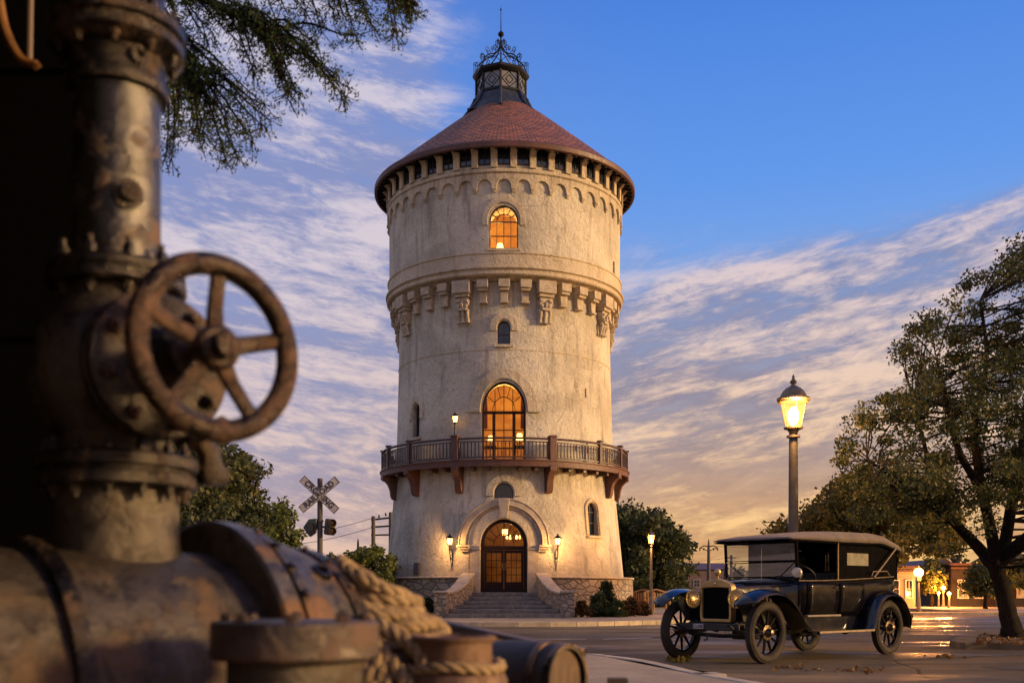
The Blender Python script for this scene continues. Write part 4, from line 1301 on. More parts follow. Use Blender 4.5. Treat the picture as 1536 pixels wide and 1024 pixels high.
# trees beyond the street on the right, lit by the lamps
for (x_, y_, d_, lab, sd_) in ((1478, 872, 52, 'dark tree spreading in front of the brown shop', 21), (1398, 868, 60, 'small golden tree beside the bright lamp across the street', 22), (1540, 860, 58, 'dark tree across the street behind the leaning trunk', 23)):
    base = P(x_, 912, d_); base.z = PZ
    w_ = 34 if d_ != 60 else 16
    poly = [(x_ - w_, y_ + 4), (x_ - w_ * .7, y_ - 16), (x_, y_ - 26), (x_ + w_ * .7, y_ - 18), (x_ + w_, y_ + 4), (x_ + w_ * .6, y_ + 18), (x_ - w_ * .6, y_ + 18)]
    cl, cr_ = clumps(poly, 60, d_, 1.6, .28, .5, sd_)
    q = lambda a_, c_: P(a_, c_, d_)
    tree('street_tree', lab, base, [([base, q(x_, 893), q(x_ - 2, 868)], [.12, .10, .04])], cl, cr_, 90, .11, M['leaf_big'] if d_ == 60 else M['leaf_dark'], seed=sd_)

# trees right of the tower
base = P(955, 916, 62); base.z = 0
poly = [(920, 745), (935, 752), (952, 772), (950, 800), (958, 830), (955, 900), (900, 905), (890, 760)]
cl, cr_ = clumps(poly, 110, 60, 4, .6, 1.0, 31)
tree('dark_tree', 'tall dark tree rising directly behind the tower wall', base, [([base, P(940, 860, 62), P(930, 800, 61), P(920, 765, 61)], [.35, .28, .18, .06])], cl, cr_, 110, .15, M['leaf_dark'], seed=31)
base = P(990, 912, 58); base.z = 0
poly = [(950, 800), (962, 785), (985, 771), (1002, 785), (1016, 800), (1036, 828), (1024, 836), (1036, 850), (1018, 868), (1030, 890), (1015, 905), (945, 908), (948, 840)]
cl, cr_ = clumps(poly, 190, 58, 4, .45, .8, 32)
tree('dark_tree', 'round dark green tree behind the distant lit lamp post', base, [([base, P(990, 870, 58), P(985, 820, 58), P(988, 790, 58)], [.3, .24, .15, .05]), ([P(990, 870, 58), P(1012, 840, 58.4)], [.14, .04])], cl, cr_, 110, .14, M['leaf_dark'], seed=32)

# left background trees
base = P(330, 912, 34); base.z = 0
poly = [(215, 700), (250, 640), (300, 640), (330, 668), (350, 672), (368, 690), (398, 690), (392, 715), (375, 735), (398, 745), (400, 765), (420, 775), (426, 800), (420, 860), (240, 880)]
cl, cr_ = clumps(poly, 330, 34, 4.4, .32, .6, 41)
tree('olive_tree', 'olive green tree behind the rusty pipes on the left', base, [([base, P(325, 850, 34), P(315, 780, 34), P(300, 700, 34)], [.3, .24, .15, .05]), ([P(325, 840, 34), P(370, 780, 34.4), P(385, 720, 34)], [.14, .09, .03])], cl, cr_, 120, .085, M['leaf_left'], seed=41)
base = P(425, 912, 32); base.z = 0
poly = [(405, 770), (425, 750), (436, 762), (444, 790), (450, 812), (446, 860), (400, 865), (398, 800)]
cl, cr_ = clumps(poly, 48, 32, 1.6, .2, .36, 42)
tree('young_tree', 'pale young tree to the left of the railway crossing sign', base, [([base, P(424, 850, 32), P(424, 775, 32)], [.08, .06, .02])], cl, cr_, 60, .085, M['leaf_young'], seed=42)
for (x_, y_, w_, lab, sd_) in ((535, 838, 20, 'light green bush left of the crossbar poles', 43), (566, 838, 24, 'light green bush at the foot of the crossbar poles', 44)):
    base = P(x_, 912, 38); base.z = 0
    poly = [(x_ - w_, y_ + 4), (x_ - w_ * .5, y_ - 10), (x_, y_ - 16), (x_ + w_ * .6, y_ - 12), (x_ + w_, y_ + 2), (x_ + w_, y_ + 60), (x_ - w_, y_ + 60)]
    cl, cr_ = clumps(poly, 60, 38, 2, .2, .4, sd_)
    tree('bush', lab, base, [([base, P(x_, 870, 38), P(x_, y_ + 5, 38)], [.06, .05, .02])], cl, cr_, 70, .09, M['leaf_young'], seed=sd_, cat='bush')

# far wooded skyline
g = random.Random(5); cl = []; cr_ = []
for i in range(900):
    a = g.uniform(-.75, .85); d_ = g.uniform(210, 330)
    X = math.tan(a) * d_; hh = 4.5 + 3.5 * (math.sin(a * 23) * .5 + math.sin(a * 61 + 1) * .3 + .5) + g.uniform(-1, 1)
    cl.append((X, d_, g.uniform(0, hh))); cr_.append(g.uniform(1.5, 3.2))
m_far = leaf_mat('leaves_far', (.045, .045, .030), (.07, .062, .042), (.10, .08, .055), .2)
fw = leaves('woodland', cl, cr_, 26, 1.0, m_far, seed=51); tag(fw, 'far brown green band of woodland along the horizon', 'woodland', kind='stuff')
b = MB(); hp = []
for i in range(61):
    X = -900 + i * 30; hp.append((X, 8 + 7 * math.sin(i * .55) + 4 * math.sin(i * 1.7)))
for i in range(60):
    (x0, z0), (x1, z1) = hp[i], hp[i + 1]
    b.add([(x0, 620, -1), (x1, 620, -1), (x1, 700, z1), (x0, 700, z0), (x0, 900, -1), (x1, 900, -1)], [(0, 1, 2, 3), (3, 2, 5, 4)])
struct(b.build('hills', mat('far_hills', (.16, .13, .12), .95, 0, (.12, .10, .10), .02), angle=80))

# planting at the foot of the tower
def bush(x_, y_, w_, h_, d_, m, lab, sd_, n=26, per=130, size=.045, cone=False):
    base = P(x_, 920, d_); base.z = PZ
    t = thing('shrub', base, lab, 'shrub'); g = random.Random(sd_)
    k = d_ / FPX; W_ = w_ * k; H_ = h_ * k; cl = []; cr_ = []
    b = MB()
    for i in range(n):
        tt = g.random(); a = g.uniform(0, 2 * PI)
        rad = W_ / 2 * (1 - .75 * tt if cone else math.sqrt(max(0, 1 - tt ** 2)) * .85) * math.sqrt(g.random())
        c = Vector((rad * math.cos(a), rad * math.sin(a), .06 + tt * H_ * .88)); cl.append(c); cr_.append(min(W_, H_) * g.uniform(.14, .24))
        b.tube([Vector((0, 0, 0)), Vector((c.x * .4, c.y * .4, c.z * .5)), c], [.012, .008, .004], 4, caps=False)
    b.build('stems', M['bark'], t); leaves('foliage', cl, cr_, per, size, m, t, seed=sd_, flat=.9)
    return t
bush(910, 885, 36, 54, 35.9, M['leaf_dark'], 'tall conical dark shrub against the right side of the stone plinth', 61, n=46, cone=True)
bush(872, 905, 30, 22, 34.6, M['leaf_red'], 'low russet shrub beside the right pier of the steps', 62)
bush(898, 902, 44, 34, 35.0, M['leaf_shrub'], 'wide green shrub in front of the conical shrub', 63, n=34)
bush(926, 905, 30, 24, 34.9, M['leaf_young'], 'low light green shrub to the right of the conical shrub', 64)
bush(946, 905, 38, 26, 36.2, M['leaf_red'], 'russet shrub left of the distant lamp post', 65, n=34)
bush(964, 906, 26, 20, 36.6, M['leaf_red'], 'small russet shrub at the foot of the distant lamp post', 66)
bush(642, 905, 30, 26, 35.6, M['leaf_dark'], 'dark shrub against the plinth left of the steps', 67)

# fallen leaves by the near front wheel and the tree
lp = [G(1018 + random.uniform(-14, 18), 990 + random.uniform(-3, 4)) for _ in range(26)]
fl = leaves('fallen_leaves', [(p.x, p.y, .012) for p in lp], [.05] * len(lp), 3, .05, M['leaf_gold'], seed=71, flat=.2); tag(fl, 'patch of yellow fallen leaves on the road by the front wheel', 'leaves', kind='stuff')
lp = [G(random.uniform(1470, 1560), random.uniform(951, 966), PZ) for _ in range(110)]
fl = leaves('fallen_leaves', [(p.x, p.y, PZ + .015) for p in lp], [.05] * len(lp), 2, .05, M['leaf_red'], seed=72, flat=.2); tag(fl, 'scattered brown fallen leaves round the trunk of the leaning tree', 'leaves', kind='stuff')

for (x_, y_, n_, lab, sd_) in ((1293, 1006, 26, 'small heap of leaves and grit on the road in front of the rear wheel', 73), (1190, 1003, 14, 'few scattered leaves on the road below the near front wheel', 74), (1420, 985, 16, 'scattered leaves on the wet road at the tip of the island', 75)):
    lp = [G(x_ + random.gauss(0, 16), y_ + random.gauss(0, 2)) for _ in range(n_)]
    fl = leaves('fallen_leaves', [(p.x, p.y, .012) for p in lp], [.04] * len(lp), 3, .035, M['leaf_red'], seed=sd_, flat=.2); tag(fl, lab, 'leaves', kind='stuff')
# hanging branches at top left
def willow():
    base = Vector((-3.6, 7.2, PZ))
    t = thing('overhanging_tree', base, 'tree with drooping feathery branches hanging in from the top left', 'tree')
    b = MB(); B = base
    b.tube(smoothpath([(-3.6, 7.2, .05), (-3.55, 7.1, 2.2), (-3.3, 6.8, 4.2), (-2.9, 6.4, 5.3)], 4), .16, 10)
    b.v = [tuple(Vector(v_) - B) for v_ in b.v]
    g = random.Random(12); cl = []; cr_ = []
    tops = []
    def limb(pts, r0):
        sp = smoothpath([tuple(Vector(p) - B) for p in pts], 6)
        b.tube(sp, [r0 * (1 - .8 * i / len(sp)) + .004 for i in range(len(sp))], 6)
        return [Vector(p) for p in sp]
    d0 = 5.4
    L = []
    L += limb([(-2.9, 6.4, 5.3), P(230, -170, d0 + .3), P(380, -120, d0), P(520, -70, d0), P(625, 8, d0 - .1)], .04)
    L += limb([(-3.3, 6.8, 4.2), P(150, -40, d0 + .4), P(260, -20, d0 + .1), P(380, 40, d0), P(425, 120, d0)], .035)
    L += limb([(-3.3, 6.8, 4.2), P(180, 20, d0 + .4), P(250, 90, d0), P(300, 150, d0)], .03)
    L += limb([(-2.9, 6.4, 5.3), P(300, -140, d0 + .8), P(450, -90, d0 + .7), P(540, -20, d0 + .5)], .03)
    # drooping twigs: (start px, end px)
    ends = [(248, 240), (262, 215), (285, 205), (300, 210), (330, 235), (352, 240), (372, 205), (405, 188), (395, 165), (340, 175), (312, 185), (430, 150), (448, 150), (470, 90), (505, 125), (520, 140), (535, 60), (560, 40), (585, 55), (600, 20), (628, 18), (610, 8),
            (275, 150), (300, 120), (340, 110), (380, 115), (410, 100), (440, 80), (480, 60), (258, 180), (420, 60), (360, 60), (320, 60), (280, 80), (500, 30), (550, 10), (460, 30), (390, 30), (300, 20), (270, 40), (345, 20), (430, 10), (520, 5), (246, 150), (250, 110)]
    for ex, ey in ends:
        for rep in range(2):
            e = P(ex + g.uniform(-9, 9), ey + g.uniform(-12, 6), d0 + g.uniform(-.3, .4)) - B
            s_ = min(L, key=lambda q: (q - (e + Vector((-.34, 0, .34)))).length)
            m1 = s_.lerp(e, .35) + Vector((.04, 0, .06)); m2 = s_.lerp(e, .75) + Vector((.03, 0, .0))
            sp = [Vector(p) for p in smoothpath([tuple(s_), tuple(m1), tuple(m2), tuple(e)], 5)]
            b.tube(sp, [.008 * (1 - .8 * i / len(sp)) for i in range(len(sp))], 4, caps=False)
            for i, p in enumerate(sp):
                for k in range(2):
                    q = p + Vector((g.gauss(0, .035), g.gauss(0, .05), g.gauss(-.015, .03))); cl.append(q); cr_.append(g.uniform(.02, .05))
                    b.tube([p, q + Vector((0, 0, -.02))], .0025, 3, caps=False)
    b.build('branches', M['bark'], t)
    leaves('foliage', cl, cr_, 12, .0068, M['leaf_willow'], t, seed=81, elong=2.6, flat=1.1, hang=.6)
willow()

# ================================================================== STREET FURNITURE
M['lamp_metal'] = mat('lamp_metal', (.22, .155, .085), .5, .4, (.14, .10, .06), 8, .003, 30)
M['pole'] = mat('lamp_pole', (.075, .07, .065), .6, .3, (.05, .046, .042), 6, .004, 30)
M['timber'] = mat('weathered_timber', (.10, .085, .07), .85, 0, (.06, .05, .042), 8, .01, 20, stretch=(4, 4, .5))
m = bpy.data.materials.new('lit_glass'); m.use_nodes = True
t_ = NT(m.node_tree); t_.n.clear()
e_ = t_.new('ShaderNodeEmission'); e_.inputs[0].default_value = (1, .50, .12, 1); e_.inputs[1].default_value = 2.6
tr_ = t_.new('ShaderNodeBsdfTransparent'); tr_.inputs[0].default_value = (1, .9, .7, 1)
mx_ = t_.new('ShaderNodeMixShader'); mx_.inputs[0].default_value = .42
t_.l.new(tr_.outputs[0], mx_.inputs[1]); t_.l.new(e_.outputs[0], mx_.inputs[2])
o_ = t_.new('ShaderNodeOutputMaterial'); t_.l.new(mx_.outputs[0], o_.inputs[0])
M['lit_glass'] = m
M['globe'] = emis('globe_glow', (1, .46, .11), 14)
M['bulb'] = emis('hot_bulb', (1, .62, .24), 22)


def street_lamp(px, d_, ztop, s, label, group=None, pw=40, r0=.08, base_z=PZ, name='street_lamp', pm=None, globe=0.):
    """ztop: top of the finial; s: height of the lantern head"""
    t = thing(name, (((px - 768) / FPX * d_), d_, base_z), label, 'street lamp', group)
    zt = ztop - base_z; z0 = zt - s      # foot of the head
    b = MB(); pr = r0
    b.lathe([(pr * 2.1, 0), (pr * 2.1, .12), (pr * 1.8, .16), (pr * 1.6, .5), (pr * 1.2, .62), (pr * 1.05, .7), (pr * .80, z0 - .14 * s), (pr * .78, z0 - .05 * s), (pr * 1.25, z0 - .04 * s), (pr * 1.25, z0 - .01 * s), (pr * .75, z0), (pr * .7, z0 + .02 * s)], 16)
    b.build('pole', pm or M['pole'], t)
    if globe:
        b = MB(); b.lathe([(globe * math.cos(a), z0 + s * .5 + globe * math.sin(a)) for a in np.linspace(-PI / 2, PI / 2, 13)], 16, caps=False); b.build('globe', M['globe'], t)
        b = MB(); b.lathe([(globe * .5, z0), (globe * .6, z0 + s * .5 - globe * .75)], 12); b.build('collar', M['lamp_metal'], t)
        b = MB(); b.lathe([(globe * .5, z0 + s * .5 + globe * .85), (globe * .2, z0 + s * .5 + globe * 1.2), (0, z0 + s * .5 + globe * 1.6)], 12); b.build('cap', M['lamp_metal'], t)
        light((0, -globe - .12, z0 + .5 * s), pw, (1, .36, .065), .12, parent=t); light((0, globe + .12, z0 + .5 * s), pw * .8, (1, .36, .065), .12, parent=t)
        return t
    b = MB()
    b.lathe([(.07 * s, z0 + .02 * s), (.07 * s, z0 + .04 * s), (.10 * s, z0 + .085 * s), (.15 * s, z0 + .10 * s), (.155 * s, z0 + .125 * s), (.11 * s, z0 + .128 * s)], 24)
    zc = z0
    b.lathe([(.19 * s, zc + .525 * s), (.245 * s, zc + .525 * s), (.25 * s, zc + .55 * s), (.268 * s, zc + .57 * s), (.262 * s, zc + .60 * s), (.21 * s, zc + .625 * s), (.20 * s, zc + .66 * s), (.17 * s, zc + .71 * s), (.12 * s, zc + .76 * s), (.065 * s, zc + .79 * s), (.038 * s, zc + .81 * s), (.034 * s, zc + .83 * s), (.055 * s, zc + .85 * s), (.058 * s, zc + .87 * s), (.03 * s, zc + .90 * s), (.018 * s, zc + .93 * s), (.022 * s, zc + .95 * s), (.008 * s, zc + .975 * s), (.0, zc + 1.0 * s)], 24)
    for k in range(6):
        a = 2 * PI * (k + .5) / 6; c_, s_ = math.cos(a), math.sin(a)
        b.tube([(.122 * s * c_, .122 * s * s_, z0 + .12 * s), (.205 * s * c_, .205 * s * s_, z0 + .53 * s)], .007 * s, 4)
    b.build('lantern_frame', M['lamp_metal'], t)
    b = MB(); b.lathe([(.118 * s, z0 + .127 * s), (.20 * s, z0 + .527 * s)], 24, caps=False); b.build('glass', M['lit_glass'], t)
    b = MB(); b.lathe([(0, z0 + .14 * s), (.05 * s, z0 + .17 * s), (.085 * s, z0 + .26 * s), (.09 * s, z0 + .36 * s), (.05 * s, z0 + .44 * s), (0, z0 + .46 * s)], 14); b.build('bulb', M['bulb'], t)
    light((0, -.30 * s, z0 + .35 * s), pw, (1, .47, .13), .08 * s, parent=t)
    return t
street_lamp(1190, 18.0, 4.66, 1.05, 'tall street lamp with lit bell shaped lantern behind the black car', 'lit street lamps', 300, .092)
street_lamp(976.5, 37.7, 3.22, .62, 'thin pale lamp post with lit lantern between the tower and the car', 'lit street lamps', 260, .05, pm=mat('pale_pole', (.10, .09, .08), .6, .2, (.14, .125, .105), 6))
street_lamp(1378, 43.5, 2.10, .70, 'short bright globe lamp just behind the rear of the car', 'lit street lamps', 800, .05, globe=.19)
street_lamp(1415, 58, 1.48, .60, 'higher of the two small distant globe lamps in front of the pale gabled building', 'lit street lamps', 900, .04, globe=.12)
street_lamp(1423.5, 55, 1.12, .5, 'lowest and rightmost of the small globe lamps across the street', 'lit street lamps', 600, .035, globe=.10)
street_lamp(1408, 57, 1.10, .4, 'faint little globe lamp left of the pair across the street', 'lit street lamps', 300, .03, globe=.08)


def text_mesh(txt, size, m, parent, loc, rot, name='lettering', ext=.002, sx=1.):
    c = bpy.data.curves.new('txt', 'FONT'); c.body = txt; c.size = size; c.align_x = 'CENTER'; c.align_y = 'CENTER'; c.extrude = ext; c.offset = size * .02
    o = bpy.data.objects.new('txt', c); COL.objects.link(o)
    bpy.context.view_layer.update()
    me = bpy.data.meshes.new_from_object(o.evaluated_get(bpy.context.evaluated_depsgraph_get()))
    bpy.data.objects.remove(o); bpy.data.curves.remove(c)
    me.materials.clear(); me.materials.append(m)
    r = bpy.data.objects.new(name, me); COL.objects.link(r); r.parent = parent; r.location = loc; r.rotation_euler = rot; r.scale = (sx, 1, 1)
    return r


# railway crossing sign
d_ = 27.6
sg = thing('crossing_sign', (P(480, 888, d_).x, d_, 0), 'railway crossbuck sign with black lettering on a wooden post with signal lights', 'sign')
zc = P(0, 742, d_).z
b = MB(); b.lathe([(.075, 0), (.07, zc + .42), (.068, zc + .43), (0, zc + .44)], 14); b.tube([(0, 0, zc - .66), (0, 0, zc - .70)], .09, 14); b.build('post', M['timber'], sg)
white = mat('sign_paint', (.50, .46, .43), .6, 0, (.36, .32, .29), 9); black = mat('sign_black', (.015, .013, .012), .6)
for k, (an, txt) in enumerate(((-43, 'CROSSING'), (40, 'RAILROAD'))):
    rot = (0, -R(an), 0)
    b = MB(); b.box((0, -.085 - .03 * k, zc), (1.25, .022, .215), rot); bd = b.build('board', white, sg, smooth=False, bevel=.004)
    b = MB(); mx3 = Euler(rot).to_matrix()
    for q_, s_ in (((0, 0, .098), (1.22, .006, .010)), ((0, 0, -.098), (1.22, .006, .010)), ((.61, 0, 0), (.012, .006, .2)), ((-.61, 0, 0), (.012, .006, .2))):
        b.box(mx3 @ Vector(q_) + Vector((0, -.098 - .03 * k, zc)), s_, rot)
    b.build('border', black, bd, smooth=False)
    text_mesh(txt, .205, black, bd, (0, -.099 - .03 * k, zc), (R(90), -R(an), 0), sx=.98)
zs = P(0, 790, d_).z
b = MB(); b.box((0, 0, zs), (.5, .05, .05)); b.build('cross_arm', M['iron'], sg)
hood_b = mat('signal_hood', (.035, .055, .06), .5, .2, (.05, .05, .04), 8); hood_y = mat('signal_housing', (.11, .085, .035), .5, .2, (.06, .05, .03), 8)
b = MB(); pr = [(-.37, -.02), (-.22, .20), (-.02, .22), (.0, .04), (-.06, -.16), (-.2, -.26)]
b.prism(pr, lambda u, v_, d: Vector((u - .06, d, zs + v_)), -.10, .10); sl = b.build('signal_hood', hood_b, sg, bevel=.02)
b = MB(); b.lathe([(0.13, -.14), (.13, .02)], 16, (-.26, -.10, zs - .02), (-.5, -1, 0)); b.build('signal_lens', mat('signal_lens_dark', (.02, .01, .01), .2), sl)
b = MB(); b.box((.26, 0, zs), (.27, .20, .42), (0, R(6), 0)); sr = b.build('signal_housing', hood_y, sg, bevel=.04)
for dz in (.10, -.11):
    b = MB(); b.lathe([(.105, 0), (.105, .10), (.095, .10), (.09, .02), (0, .0)], 18, (.33, -.10, zs + dz), (.35, -1, -.1)); b.build('signal_visor', hood_y, sr)
    b = MB(); b.lathe([(.088, 0), (.06, .02), (0, .03)], 18, (.335, -.12, zs + dz), (.35, -1, -.1)); b.build('signal_lens', mat('signal_lens', (.10, .05, .02), .2), sr)

# poles and wires
d_ = 50
hp_ = thing('utility_poles', (P(573, 888, d_).x, d_, 0), 'pair of timber utility poles joined by three crossbars left of the tower', 'utility pole')
k = d_ / FPX; x0 = P(560, 0, d_).x - hp_.location.x; x1 = P(586, 0, d_).x - hp_.location.x
for xx, yt in ((x0, 774), (x1, 768)):
    b = MB(); b.lathe([(.11, 0), (.09, P(0, yt, d_).z), (0, P(0, yt, d_).z + .02)], 10, (xx, 0, 0)); b.build('pole', M['timber'], hp_)
for (ya, yb, th) in ((779, 774, .05), (790, 787, .05), (802, 801, .045)):
    b = MB(); b.tube([(x0 - .12, .12, P(0, ya, d_).z), (x1 + .5, .12, P(0, yb, d_).z)], th, 6); b.build('crossbar', M['timber'], hp_)
for xx, yt in ((x1 - .25, 773), (x1 + .3, 770), (x0 + .25, 776)):
    b = MB(); b.lathe([(.02, 0), (.05, .03), (.03, .07), (.05, .1), (.0, .16)], 8, (xx, .12, P(0, yt, d_).z)); b.build('insulator', M['iron'], hp_)
d_ = 44
sp_ = thing('thin_pole', (P(537, 888, d_).x, d_, 0), 'thin pointed dark pole rising from the bush near the sign', 'pole')
b = MB(); b.lathe([(.10, 0), (.07, 2.0), (.04, P(0, 812, d_).z), (.0, P(0, 806, d_).z)], 8); b.build('shaft', M['timber'], sp_)
b = MB(); b.box((0, 0, P(0, 828, d_).z), (.3, .06, .05)); b.build('crossbar', M['timber'], sp_)
d_ = 85
pp = thing('power_pole', (P(1063, 888, d_).x, d_, 0), 'power pole with drooping curved arms between the lamp post and the car', 'utility pole')
b = MB(); b.lathe([(.20, 0), (.15, 2.5), (.11, P(0, 820, d_).z), (.03, P(0, 808, d_).z)], 8); b.build('pole', M['timber'], pp)
for s_ in (-1, 1):
    zz = P(0, 821, d_).z
    b = MB(); b.tube([(0, 0, zz + .08), (s_ * .4, 0, zz + .16), (s_ * .7, 0, zz - .02)], .05, 5); b.tube([(0, 0, zz - .3), (s_ * .35, 0, zz - .12), (s_ * .7, 0, zz - .02)], .035, 5)
    b.tube([(s_ * .7, 0, zz), (s_ * .72, 0, zz - .25)], .06, 5); b.tube([(s_ * .38, 0, zz), (s_ * .4, 0, zz - .22)], .05, 5); b.build('arm', M['timber'], pp)
d_ = 110
pq = thing('power_pole', (P(1097, 888, d_).x, d_, 0), 'plain distant power pole seen through gap left of the windscreen', 'utility pole')
b = MB(); b.lathe([(.18, 0), (.14, P(0, 832, d_).z)], 8); b.build('pole', M['timber'], pq)
b = MB(); b.box((0, 0, P(0, 836, d_).z), (1.0, .12, .1)); b.build('arm', M['timber'], pq)
def wire(a, c, sag, label, r=.012):
    b = MB(); pts = [Vector(a).lerp(Vector(c), t) - Vector((0, 0, 4 * sag * t * (1 - t))) for t in np.linspace(0, 1, 20)]
    o = b.tube(pts, r, 4).build('wire', M['iron']); tag(o, label, 'wire', 'overhead wires')
wire(P(1063, 818, 85), P(1500, 790, 70), .6, 'thin wire running right from the power pole with arms')
wire(P(1097, 835, 110), P(900, 822, 100), .8, 'thin wire running left from the plain distant pole')
wire(P(560, 776, 50), P(300, 800, 52), .5, 'topmost thin wire running left from the crossbar poles')
wire(P(560, 790, 50), P(300, 814, 52), .5, 'middle thin wire running left from the crossbar poles')

# garden benches
def bench(px, d_, rz, lab):
    t = thing('garden_bench', (P(px, 888, d_).x, d_, PZ if d_ < 50 else 0), lab, 'bench', 'garden benches', rz)
    wd = mat('bench_wood', (.36, .19, .08), .6, 0, (.24, .12, .05), 6, .004, 30)
    b = MB()
    for k in range(4): b.box((0, -.18 + .11 * k, .42), (.92, .09, .03))
    b.build('seat', wd, t, bevel=.006)
    b = MB()
    for k in range(9): b.box((-.4 + .1 * k, .23, .62), (.05, .025, .36))
    pts = [(-.46, .23, .80), (-.25, .23, .86), (0, .23, .92), (.25, .23, .86), (.46, .23, .80)]
    b.tube(smoothpath(pts, 3), .04, 6); b.box((0, .23, .47), (.92, .04, .05)); b.build('backrest', wd, t)
    for xx in (-.44, .44):
        for yy, hh in ((-.2, .6), (.23, .84)):
            b = MB(); b.box((xx, yy, hh / 2), (.06, .06, hh)); b.build('leg', wd, t, bevel=.006)
        b = MB(); b.box((xx, 0, .61), (.07, .5, .04)); b.build('armrest', wd, t, bevel=.006)
bench(986, 41, R(12), 'orange wooden bench to the right of the distant lamp post'); bench(963, 43, R(-20), 'orange wooden bench to the left of the distant lamp post')

# buildings across the street
def building(name, lab, x0, x1, d_, h_, depth, wallm, roof=None, wins=(), doors=(), trim=None, roofm=None):
    X0, X1 = P(x0, 0, d_).x, P(x1, 0, d_).x; W_ = X1 - X0
    t = thing(name, ((X0 + X1) / 2, d_, PZ if d_ < 60.1 else 0), lab, 'building')
    b = MB(); b.box((0, depth / 2, h_ / 2), (W_, depth, h_)); wl = b.build('wall', wallm, t, smooth=False)
    b = MB()
    if roof:
        b.add([(-W_ / 2 - .2, -.25, h_), (W_ / 2 + .2, -.25, h_), (W_ / 2 + .2, depth + .2, h_), (-W_ / 2 - .2, depth + .2, h_), (-W_ / 2 - .2, depth / 2, h_ + roof), (W_ / 2 + .2, depth / 2, h_ + roof)] if roof > 0 else
              [(-W_ / 2 - .2, -.25, h_), (W_ / 2 + .2, -.25, h_), (W_ / 2 + .2, depth + .2, h_), (-W_ / 2 - .2, depth + .2, h_), (0, -.25, h_ - roof), (0, depth + .2, h_ - roof)],
              [(0, 1, 5, 4), (1, 2, 5), (2, 3, 4, 5), (3, 0, 4), (0, 3, 2, 1)] if roof > 0 else [(0, 1, 4), (1, 2, 5, 4), (2, 3, 5), (3, 0, 4, 5), (0, 3, 2, 1)])
    else:
        b.box((0, depth / 2, h_ + .06), (W_ + .3, depth + .3, .12)); b.box((0, -.06, h_ - .16), (W_ + .12, .12, .1))
    b.build('roof', roofm or M['fascia'], t, smooth=False)
    tm = trim or white
    for (wx, wz, ww, wh, lit_) in wins:
        b = MB(); u0, u1, v0, v1 = wx - ww / 2, wx + ww / 2, wz - wh / 2, wz + wh / 2
        mpf = lambda u, v_, d: Vector((u, -d, v_)); f_ = .07
        b.strip([(u0, v0), (u1, v0), (u1, v1), (u0, v1)], [(u0 - f_, v0 - f_), (u1 + f_, v0 - f_), (u1 + f_, v1 + f_), (u0 - f_, v1 + f_)], mpf, -.02, .06, closed=True)
        b.box((wx, -.03, wz), (.035, .03, wh)); b.box((wx, -.028, wz), (ww, .03, .035)); fr = b.build('window', tm, t, smooth=False)
        b = MB(); b.prism([(u0, v0), (u1, v0), (u1, v1), (u0, v1)], mpf, -.01, .008); b.build('pane', M['glow_win'] if lit_ else M['glass_dark'], fr, smooth=False)
    for (wx, ww, wh) in doors:
        b = MB(); b.box((wx, -.03, wh / 2), (ww, .06, wh)); dd = b.build('door', M['door'], t, smooth=False)
        b = MB(); b.tube([(wx + ww * .35, -.07, wh * .48), (wx + ww * .35, -.1, wh * .48)], .03, 6); b.build('handle', M['brass'], dd)
    return t
M['glow_win'] = emis('lit_window', (1, .42, .12), .9, (.5, .17, .04))
cream = mat('cream_boards', (.27, .22, .15), .7, 0, (.21, .17, .12), 2, .01, 6, stretch=(.2, .2, 8)); grey = mat('grey_boards', (.26, .23, .21), .8, 0, (.2, .18, .16), 2, .01, 6, stretch=(6, 6, .3)); brown = mat('brown_boards', (.026, .016, .012), .8, 0, (.018, .012, .009), 3)
building('white_house', 'low cream building behind the rear of the black car', 1318, 1373, 58, 2.15, 4, cream, None, [(-.2, 1.0, .55, .9, False), (.65, 1.0, .3, .9, False)], [(-.75, .5, 1.6)])
building('gabled_building', 'pale grey gabled building behind the small distant lamps', 1392, 1442, 80, 2.5, 8, grey, -1.0, [(.7, 1.2, .5, .8, True), (-.7, 1.2, .5, .8, False)], [(0, .6, 1.7)])
building('shop_front', 'dark brown shop with white framed windows across the street', 1427, 1512, 60.0, 2.35, 5, brown, 0, [(-.95, 1.0, .5, .95, True), (-.1, 1.0, .45, .95, False), (1.1, 1.0, .28, .9, True)], [(.55, .5, 1.6)])
building('corner_shop', 'dim shop with a lit doorway behind the leaning tree trunk', 1514, 1600, 60.0, 2.5, 5, brown, .6, [(-.9, 1.0, .5, .9, True), (.5, 1.0, .6, .9, True)], [(-.2, .5, 1.6)])
building('red_house', 'long low brick building far off beyond the round tree', 1030, 1092, 150, 4.2, 8, mat('far_brick', (.22, .13, .10), .9, 0, (.16, .10, .08), 1), 1.0, [(-1.5, 2.2, .8, 1.0, False), (1.5, 2.2, .8, 1.0, False)])
# ================================================================== CAR
CTH = .7338
CAR = thing('vintage_car', (4.018, 15.372, 0), 'black open vintage touring car with beige canvas roof parked on the street', 'car', rz=CTH + PI)
M['car'] = mat('black_enamel', (.003, .003, .004), .16, 0, (.005, .004, .004), 3, spec=.20, coat=.0)
M['carblue'] = mat('fender_enamel', (.003, .0035, .006), .12, 0, (.005, .005, .006), 4, spec=.45, coat=.15)
M['tyre'] = mat('tyre_rubber', (.020, .016, .013), .85, 0, (.048, .036, .025), 5, .004, 60, spec=.3)
M['canvas'] = mat('roof_canvas', (.17, .125, .095), .9, 0, (.13, .10, .085), 4, .016, 8)
M['curtain'] = mat('black_curtain', (.0025, .002, .002), .9, 0, spec=.04)
M['nickel'] = mat('nickel', (.65, .52, .34), .18, 1.0, (.5, .38, .24), 5)
M['gold'] = mat('brass_shell', (.46, .30, .10), .36, .5, (.34, .22, .08), 5)
